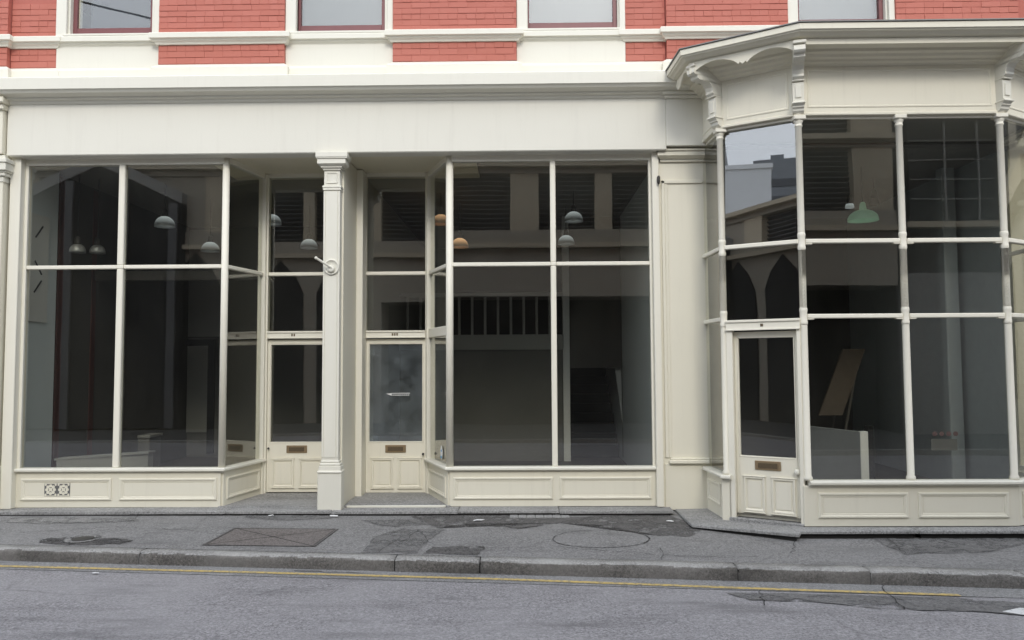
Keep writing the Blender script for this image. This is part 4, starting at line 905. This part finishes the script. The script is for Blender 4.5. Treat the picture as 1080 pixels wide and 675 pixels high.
# window notice with four pink discs inside the bay's right-hand pane
YP = -1.12; q0 = hY(982, 463, YP); q1 = hY(1010, 475, YP)
e = empty('window_notice', (q0.x, YP, q1.z), 'faint pale notice with four pink discs inside the lower right bay pane', 'notice')
mb = MB(); mb.box(q0.x, q1.x, YP, YP+.003, q1.z, q0.z, 0); kid(mb.build('notice_sheet', ILEFT), e)
mb = MB()
for k in range(4):
    c = hY(986+k*7.3, 457.5, YP); mb.plate([(c.x+.026*math.cos(t*.63), c.z+.026*math.sin(t*.63)) for t in range(10)], YP, YP+.003)
kid(mb.build('discs', PINK), e)
YQ = 3.6; q = hY(105, 400, YQ)
e = empty('framed_picture', (q.x, YQ, q.z), 'small pale framed picture in the dark of the left shop', 'picture')
mb = MB(); mb.box(q.x-.17, q.x+.17, YQ, YQ+.02, q.z-.13, q.z+.13, .004); kid(mb.build('picture_frame', IWALL), e)
mb = MB(); mb.box(q.x-.14, q.x+.14, YQ-.006, YQ-.001, q.z-.10, q.z+.10, 0); kid(mb.build('picture_sheet', PICT), e)
mb = MB(); mb.box(q.x-.19, q.x-.15, YQ+.03, YQ+.06, ZFL, q.z+.3, 0); kid(mb.build('picture_stand', IDARK), e)
for u, v, w_, lab in ((118, 465, .35, 'low dark crate on the floor of the left shop behind the platform'), (150, 455, .22, 'small dark crate near the back doorway of the left shop')):
    q = hY(u, v, 3.4); e = empty('storage_crate', (q.x, 3.4, ZFL-.06), lab, 'crate', 'crates in the left shop')
    mb = MB(); mb.box(q.x-w_, q.x+w_, 3.2, 3.6, ZFL-.06, .62, .01); kid(mb.build('crate_body', ILEFT), e)
    mb = MB(); mb.box(q.x-w_-.02, q.x+w_+.02, 3.18, 3.62, .621, .66, .005); kid(mb.build('crate_lid', IWALL), e)
# banner on the left shop's side wall with worn letters
mb = MB(); bx_ = -6.195
mb.box(bx_, bx_+.02, .22, .62, 2.35, 3.72, 0); e = empty('wall_banner', (bx_, .7, 2.6), 'pale hanging banner with worn letters on the left shop side wall', 'banner'); kid(mb.build('banner_sheet', PAPER), e)
mb = MB()
for zz, tw in ((3.42, 1), (3.12, -1), (2.72, 1)): mb.tube((bx_+.022, .34, zz), (bx_+.022, .42, zz+.09*tw), .011); mb.tube((bx_+.022, .42, zz+.09*tw), (bx_+.022, .48, zz+.16*tw), .011)
kid(mb.build('banner_letters', INK), e)
# pendant lamps
def lamp_proto(shade, inner, r, h):
    mb = MB(); prof = [(r*math.sin(a), h*math.cos(a)-h) for a in [math.radians(x) for x in (12, 25, 40, 55, 70, 82, 90)]]
    prof += [(r*1.02, -h-.02), (r*.96, -h-.02)]+[(r*.96*math.sin(a), h*.95*math.cos(a)-h) for a in [math.radians(x) for x in (85, 65, 40, 15)]]
    mb.lathe((0, 0, 0), prof, 20); s = mb.build('lamp_shade', shade)
    mb = MB(); mb.lathe((0, 0, 0), [(.02, .10), (.035, .08), (.045, .02), (.05, -.03)], 12); c = mb.build('lamp_cap', shade if inner else IRON)
    mb = MB(); mb.lathe((0, 0, 0), [(.01, -h*.4), (.035, -h*.6), (.045, -h*.8), (.03, -h*.98), (.005, -h*1.02)], 12); b_ = mb.build('bulb', inner or PAPER)
    return [s, c, b_]
protos = {}
def pendant(u, v, Y, kind, label, r=.138, h=.135, inner=None, shade=STEEL, cord=True):
    p_ = hY(u, v, Y); key = (kind, r, h)
    e = empty('pendant_lamp', (p_.x, p_.y, p_.z), label, 'pendant lamp', 'pendant lamps hanging inside the shops')
    if key not in protos: protos[key] = lamp_proto(shade, inner, r, h); ps = protos[key]; first = True
    else: ps = protos[key]; first = False
    for o in ps:
        c = o if first else link_copy(o, e); c.parent = e
    if cord:
        mb = MB(); mb.tube((0, 0, .08), (0, 0, max(.15, ZF+.06-p_.z)), .006, 6); o = mb.build('cord', CORD); o.parent = e
pendant(174, 228, 1.6, 's', 'silver dome pendant lamp centred in the second upper left pane')
pendant(222, 255, 2.6, 's', 'silver pendant lamp half behind the post at the left entrance corner')
pendant(82, 257, .95, 't', 'small dim pendant lamp in the first upper left pane left of another', r=.10, h=.10, shade=STEELD)
pendant(103, 258, 1.2, 't', 'small dim pendant lamp near the leftmost mullion', r=.10, h=.10, shade=STEELD)
pendant(287, 226, 2.2, 's', 'silver pendant lamp at the left edge of the left door overlight')
pendant(326, 252, 3.2, 's', 'silver pendant lamp near the middle pilaster in the left door overlight')
pendant(485, 251, 3.0, 'c', 'copper pendant lamp beside the right window corner post', shade=COPPER)
pendant(465, 226, 2.2, 'c', 'copper pendant lamp seen through the narrow side pane', shade=COPPER)
pendant(605, 223, 2.2, 's', 'nearer silver dome pendant lamp in the upper right pane of right window')
pendant(597, 248, 3.4, 's', 'farther silver dome pendant lamp low in the upper right pane of right window')
pendant(910, 221, .9, 'g', 'wide silver pendant lamp with pale green inside in the bay', r=.19, h=.13, inner=GREENI, shade=GREENS)
pendant(896, 213, 1.8, 'm', 'small silver pendant lamp just behind the green lined one', r=.06, h=.07)
pendant(922, 207, 1.6, 'k', 'small dark pendant lamp right of the green lined one', r=.065, h=.11, shade=IRON)

# ------------------------------------------------------------------ across the street (seen in the glass)
YO = -11.6
OB = empty('opposite_building', (0, YO, 0), 'tan rendered building with dark louvred windows across the street, reflected in the glass', 'building')
def opart(mb, name, mat): o = mb.build(name, mat); return kid(o, OB)
def obox(x0, x1, y0, y1, z0, z1, name, mat): return opart(MB().box(x0, x1, y0, y1, z0, z1, .0), name, mat)
YI = YO-1.0
OZT, OXR = 7.15, 9.05
obox(-26, OXR, YO-8, YI-.35, 0, OZT-.2, 'core_wall', OPPG)
obox(-26, OXR, YI-.3, YO-.02, 3.62, 4.93, 'wall_band', OPPW)
obox(-26, OXR, YI-.3, YO+.20, 4.93, 5.06, 'ledge', OPPB)
obox(-26, OXR, YI-.3, YO+.02, 5.06, 5.44, 'sill_band', OPPW)
obox(-26, OXR, YO-8, YO+.03, 7.0, OZT, 'parapet', OPPW); obox(-26, OXR, YO-8, YO+.25, OZT, OZT+.13, 'parapet_coping', OPPB)
px_ = [(8.04, 9.0), (6.05, 6.5), (3.95, 4.4), (1.98, 2.45), (-.34, .45), (-2.35, -1.9), (-4.63, -4.2), (-6.53, -6.19), (-8.75, -8.05), (-13.9, -13.4), (-16, -15.5), (-18.2, -17.7), (-20.4, -19.9)]
sl_me = None
for i, (x0, x1) in enumerate(px_):
    obox(x0, x1, YI-.3, YO, 5.44, 7.0, 'pilaster', OPPB)
    if i in (1, 6, 9, 11): obox(x0, x1, YI-.3, YO-.04, 0, 3.62, 'pier', OPPW)
for i in range(len(px_)-1):
    a, b_ = px_[i+1][1], px_[i][0]
    if b_-a > 3: continue
    fr_ = obox(a-.05, b_+.05, YI-.32, YI-.25, 5.3, 7.0, 'louvre_window', OPPD)
    if sl_me is None:
        mb = MB(); mb.add([(-.8, -.05, .0), (.8, -.05, .0), (.8, .05, .075), (-.8, .05, .075), (-.8, -.05, .02), (.8, -.05, .02), (.8, .05, .095), (-.8, .05, .095)], [(0, 1, 2, 3), (4, 5, 6, 7), (0, 1, 5, 4), (1, 2, 6, 5), (2, 3, 7, 6), (3, 0, 4, 7)])
        t_ = mb.build('louvre_slat', LOUV); sl_me = t_.data; bpy.data.objects.remove(t_)
    for k in range(12):
        o = bpy.data.objects.new('louvre_slat', sl_me); COL.objects.link(o); o.parent = fr_
        o.location = ((a+b_)/2, YO-.25, 5.47+k*.127); o.scale.x = (b_-a+.1)/1.6
obox(-26, OXR, YI-.34, YI-.32, 0, 3.7, 'ground_floor_recess', OPPD)
# taller louvred section on the right
obox(5.4, OXR-.01, YO-8, YO-.06, 8.5, 9.0, 'high_parapet', OPPW); obox(5.4, OXR-.01, YO-8, YI-.4, 7.3, 8.5, 'high_wall', OPPG)
obox(8.04, OXR-.02, YI-.3, YO-.03, 7.29, 8.5, 'pilaster', OPPB); obox(5.42, 6.5, YI-.3, YO-.03, 7.29, 8.5, 'pilaster', OPPB)
fr_ = obox(6.45, 8.1, YI-.32, YI-.25, 7.29, 8.5, 'louvre_window', OPPD)
for k in range(10):
    o = bpy.data.objects.new('louvre_slat', sl_me); COL.objects.link(o); o.parent = fr_; o.location = (7.27, YO-.25, 7.3+k*.127); o.scale.x = 1.
# plain wall and gabled portal on the left part
obox(-13.4, -8.75, YI-.3, YO-.05, 5.44, 7.0, 'plain_wall', OPPW)
ga, gz, gh = -11.6, 7.6, 2.3
mb = MB()
for s_ in (-1, 1):
    mb.add([(ga, YO+.3, gz), (ga+s_*gh, YO+.3, gz-1.1), (ga+s_*gh, YO+.3, gz-1.4), (ga, YO+.3, gz-.32), (ga, YO-.3, gz), (ga+s_*gh, YO-.3, gz-1.1), (ga+s_*gh, YO-.3, gz-1.4), (ga, YO-.3, gz-.32)], [(0, 1, 2, 3), (4, 5, 6, 7), (0, 1, 5, 4), (1, 2, 6, 5), (2, 3, 7, 6), (3, 0, 4, 7)])
opart(mb, 'gable_rake', OPPG)
mb = MB(); mb.plate([(ga-gh, 0.1), (ga+gh, 0.1), (ga+gh, gz-1.38), (ga, gz-.3), (ga-gh, gz-1.38)], YO+.27, YO-.2); opart(mb, 'gable_panel', OPPD)
for dx in (-2.1, -.75, .75, 2.1): obox(ga+dx-.11, ga+dx+.11, YO+.275, YO+.36, 0.1, gz-.42-abs(dx)*.47, 'gable_post', LOUV)
# pointed dark doorways below the ledge
for cx in (-9.0, -7.2, -5.4):
    mb = MB(); mb.plate([(cx-.7, .06), (cx+.7, .06), (cx+.7, 3.9), (cx+.45, 4.4), (cx, 4.85), (cx-.45, 4.4), (cx-.7, 3.9)], YO+.02, YO-.3); opart(mb, 'pointed_doorway', OPPD)
obox(-9.9, -4.7, YO-.6, YO-.03, 0, 3.62, 'arcade_wall', OPPW)
# grey neighbour with many-paned sash windows
NB = empty('grey_neighbour_building', (12, YO, 0), 'grey building with many paned sash windows right of the louvred building', 'building')
def npart(mb, name, mat): return kid(mb.build(name, mat), NB)
npart(MB().box(9.1, 26, YO-8, YO-.25, 0, 9.6, 0), 'wall', NBW)
npart(MB().box(13.5, 30, YO-8, YO-.2, 9.6, 13.5, 0), 'upper_wall', OPPW)
for x0 in (9.5, 12.4, 15.2):
    f_ = npart(MB().box(x0-.08, x0+1.98, YO-.26, YO-.1, 5.17, 7.6, 0), 'window', OPPD)
    for k in (1, 2): kid(MB().box(x0+.0+k*.8-.02, x0+.0+k*.8+.02, YO-.1, YO-.06, 5.2, 7.58, 0).build('glazing_bar', OPPG), f_)
    for k in range(1, 5): kid(MB().box(x0-.06, x0+1.96, YO-.1, YO-.065, 5.24+k*.48, 5.265+k*.48, 0).build('glazing_bar', OPPG), f_)
    kid(MB().box(x0-.2, x0+2.1, YO-.26, YO+.05, 5.02, 5.168, 0).build('sill', OPPB), f_)
npart(MB().box(9.15, 26, YO-.3, YO, 0, 3.9, 0), 'ground_floor', OPPG)
for x0 in (14.6, 17.4, 20.2): npart(MB().box(x0, x0+1.5, YO-.3, YO-.12, 8.3, 12., 0), 'upper_window', LOUV)
ND = empty('next_door_building', (20, 0, 0), 'tan rendered building farther right along the street, reflected in the bay edge', 'building')
kid(MB().box(9.65, 40, -.32, 9, -.2, 11, 0).build('wall', OPPW), ND); kid(MB().box(9.65, 40, -.55, -.32, 4.6, 5.0, 0).build('string_course', OPPB), ND)
for k in range(9):
    w_ = kid(MB().box(11+k*3.2, 12.4+k*3.2, -.335, -.3, 1., 3.8, 0).build('window', OPPD), ND); kid(MB().box(11+k*3.2, 12.4+k*3.2, -.335, -.3, 5.8, 8.2, 0).build('window', OPPD), ND)
# farther blocks seen in the bay's canted pane
pR, pL = (-37.5, -42.2), (-40.0, -39.4)
e = empty('pale_block', (pR[0], pR[1], 0), 'pale windowless block beyond the louvred building, reflected in the bay', 'building')
dv = (pL[0]-pR[0], pL[1]-pR[1])
kid(MB(pR, dv).box(0, 26, 0, 16, 0, 21.2, 0).build('wall', PALE), e); kid(MB(pR, dv).box(-.15, 26, -.15, 16, 21.2, 21.6, 0).build('roof_edge', PALE), e)
def tower(o_, d_, wu, dd, h_, label):
    sg = -1 if d_[0] > 0 else 1; dd = abs(dd)
    e = empty('tower_block', (o_[0], o_[1], 0), label, 'tower'); kid(MB(o_, d_).box(0, wu, min(0, dd*sg), max(0, dd*sg), 0, h_, 0).build('shaft', TOWER), e)
    for k in range(int(h_/3.3)-2): kid(MB(o_, d_).box(-.15, wu+.15, min(0, dd*sg)-.15, max(0, dd*sg)+.15, 7+k*3.3, 8.4+k*3.3, 0).build('window_band', TGLASS), e)
    for k in range(3): kid(MB(o_, d_).box(3+k*5, 5.5+k*5, min(dd*.1*sg, dd*.6*sg), max(dd*.1*sg, dd*.6*sg), h_, h_+1.6, 0).build('roof_plant', TOWER), e)
tower((-99.3, -101.2), (.72, -.69), 40, -24, 48.6, 'broad grey tower with window bands reflected in the bay corner pane')
tower((-102.3, -96.9), (-.7, .7), 14, -20, 52.4, 'slim grey tower at the left edge of the bay corner pane reflection')
# overhead cable reflected in the first upper window
ca = [(-13.5+16*t, -7.2, 10.9-3.6*t-.25*math.sin(math.pi*t)) for t in fr(0, 1, 24)]
mb = MB()
for a, b_ in zip(ca[:-1], ca[1:]): mb.tube(a, b_, .025, 6)
tag(mb.build('overhead_cable', CORD), 'thin dark overhead cable above the street, reflected in upper window', 'cable')
print('bricks', nb)
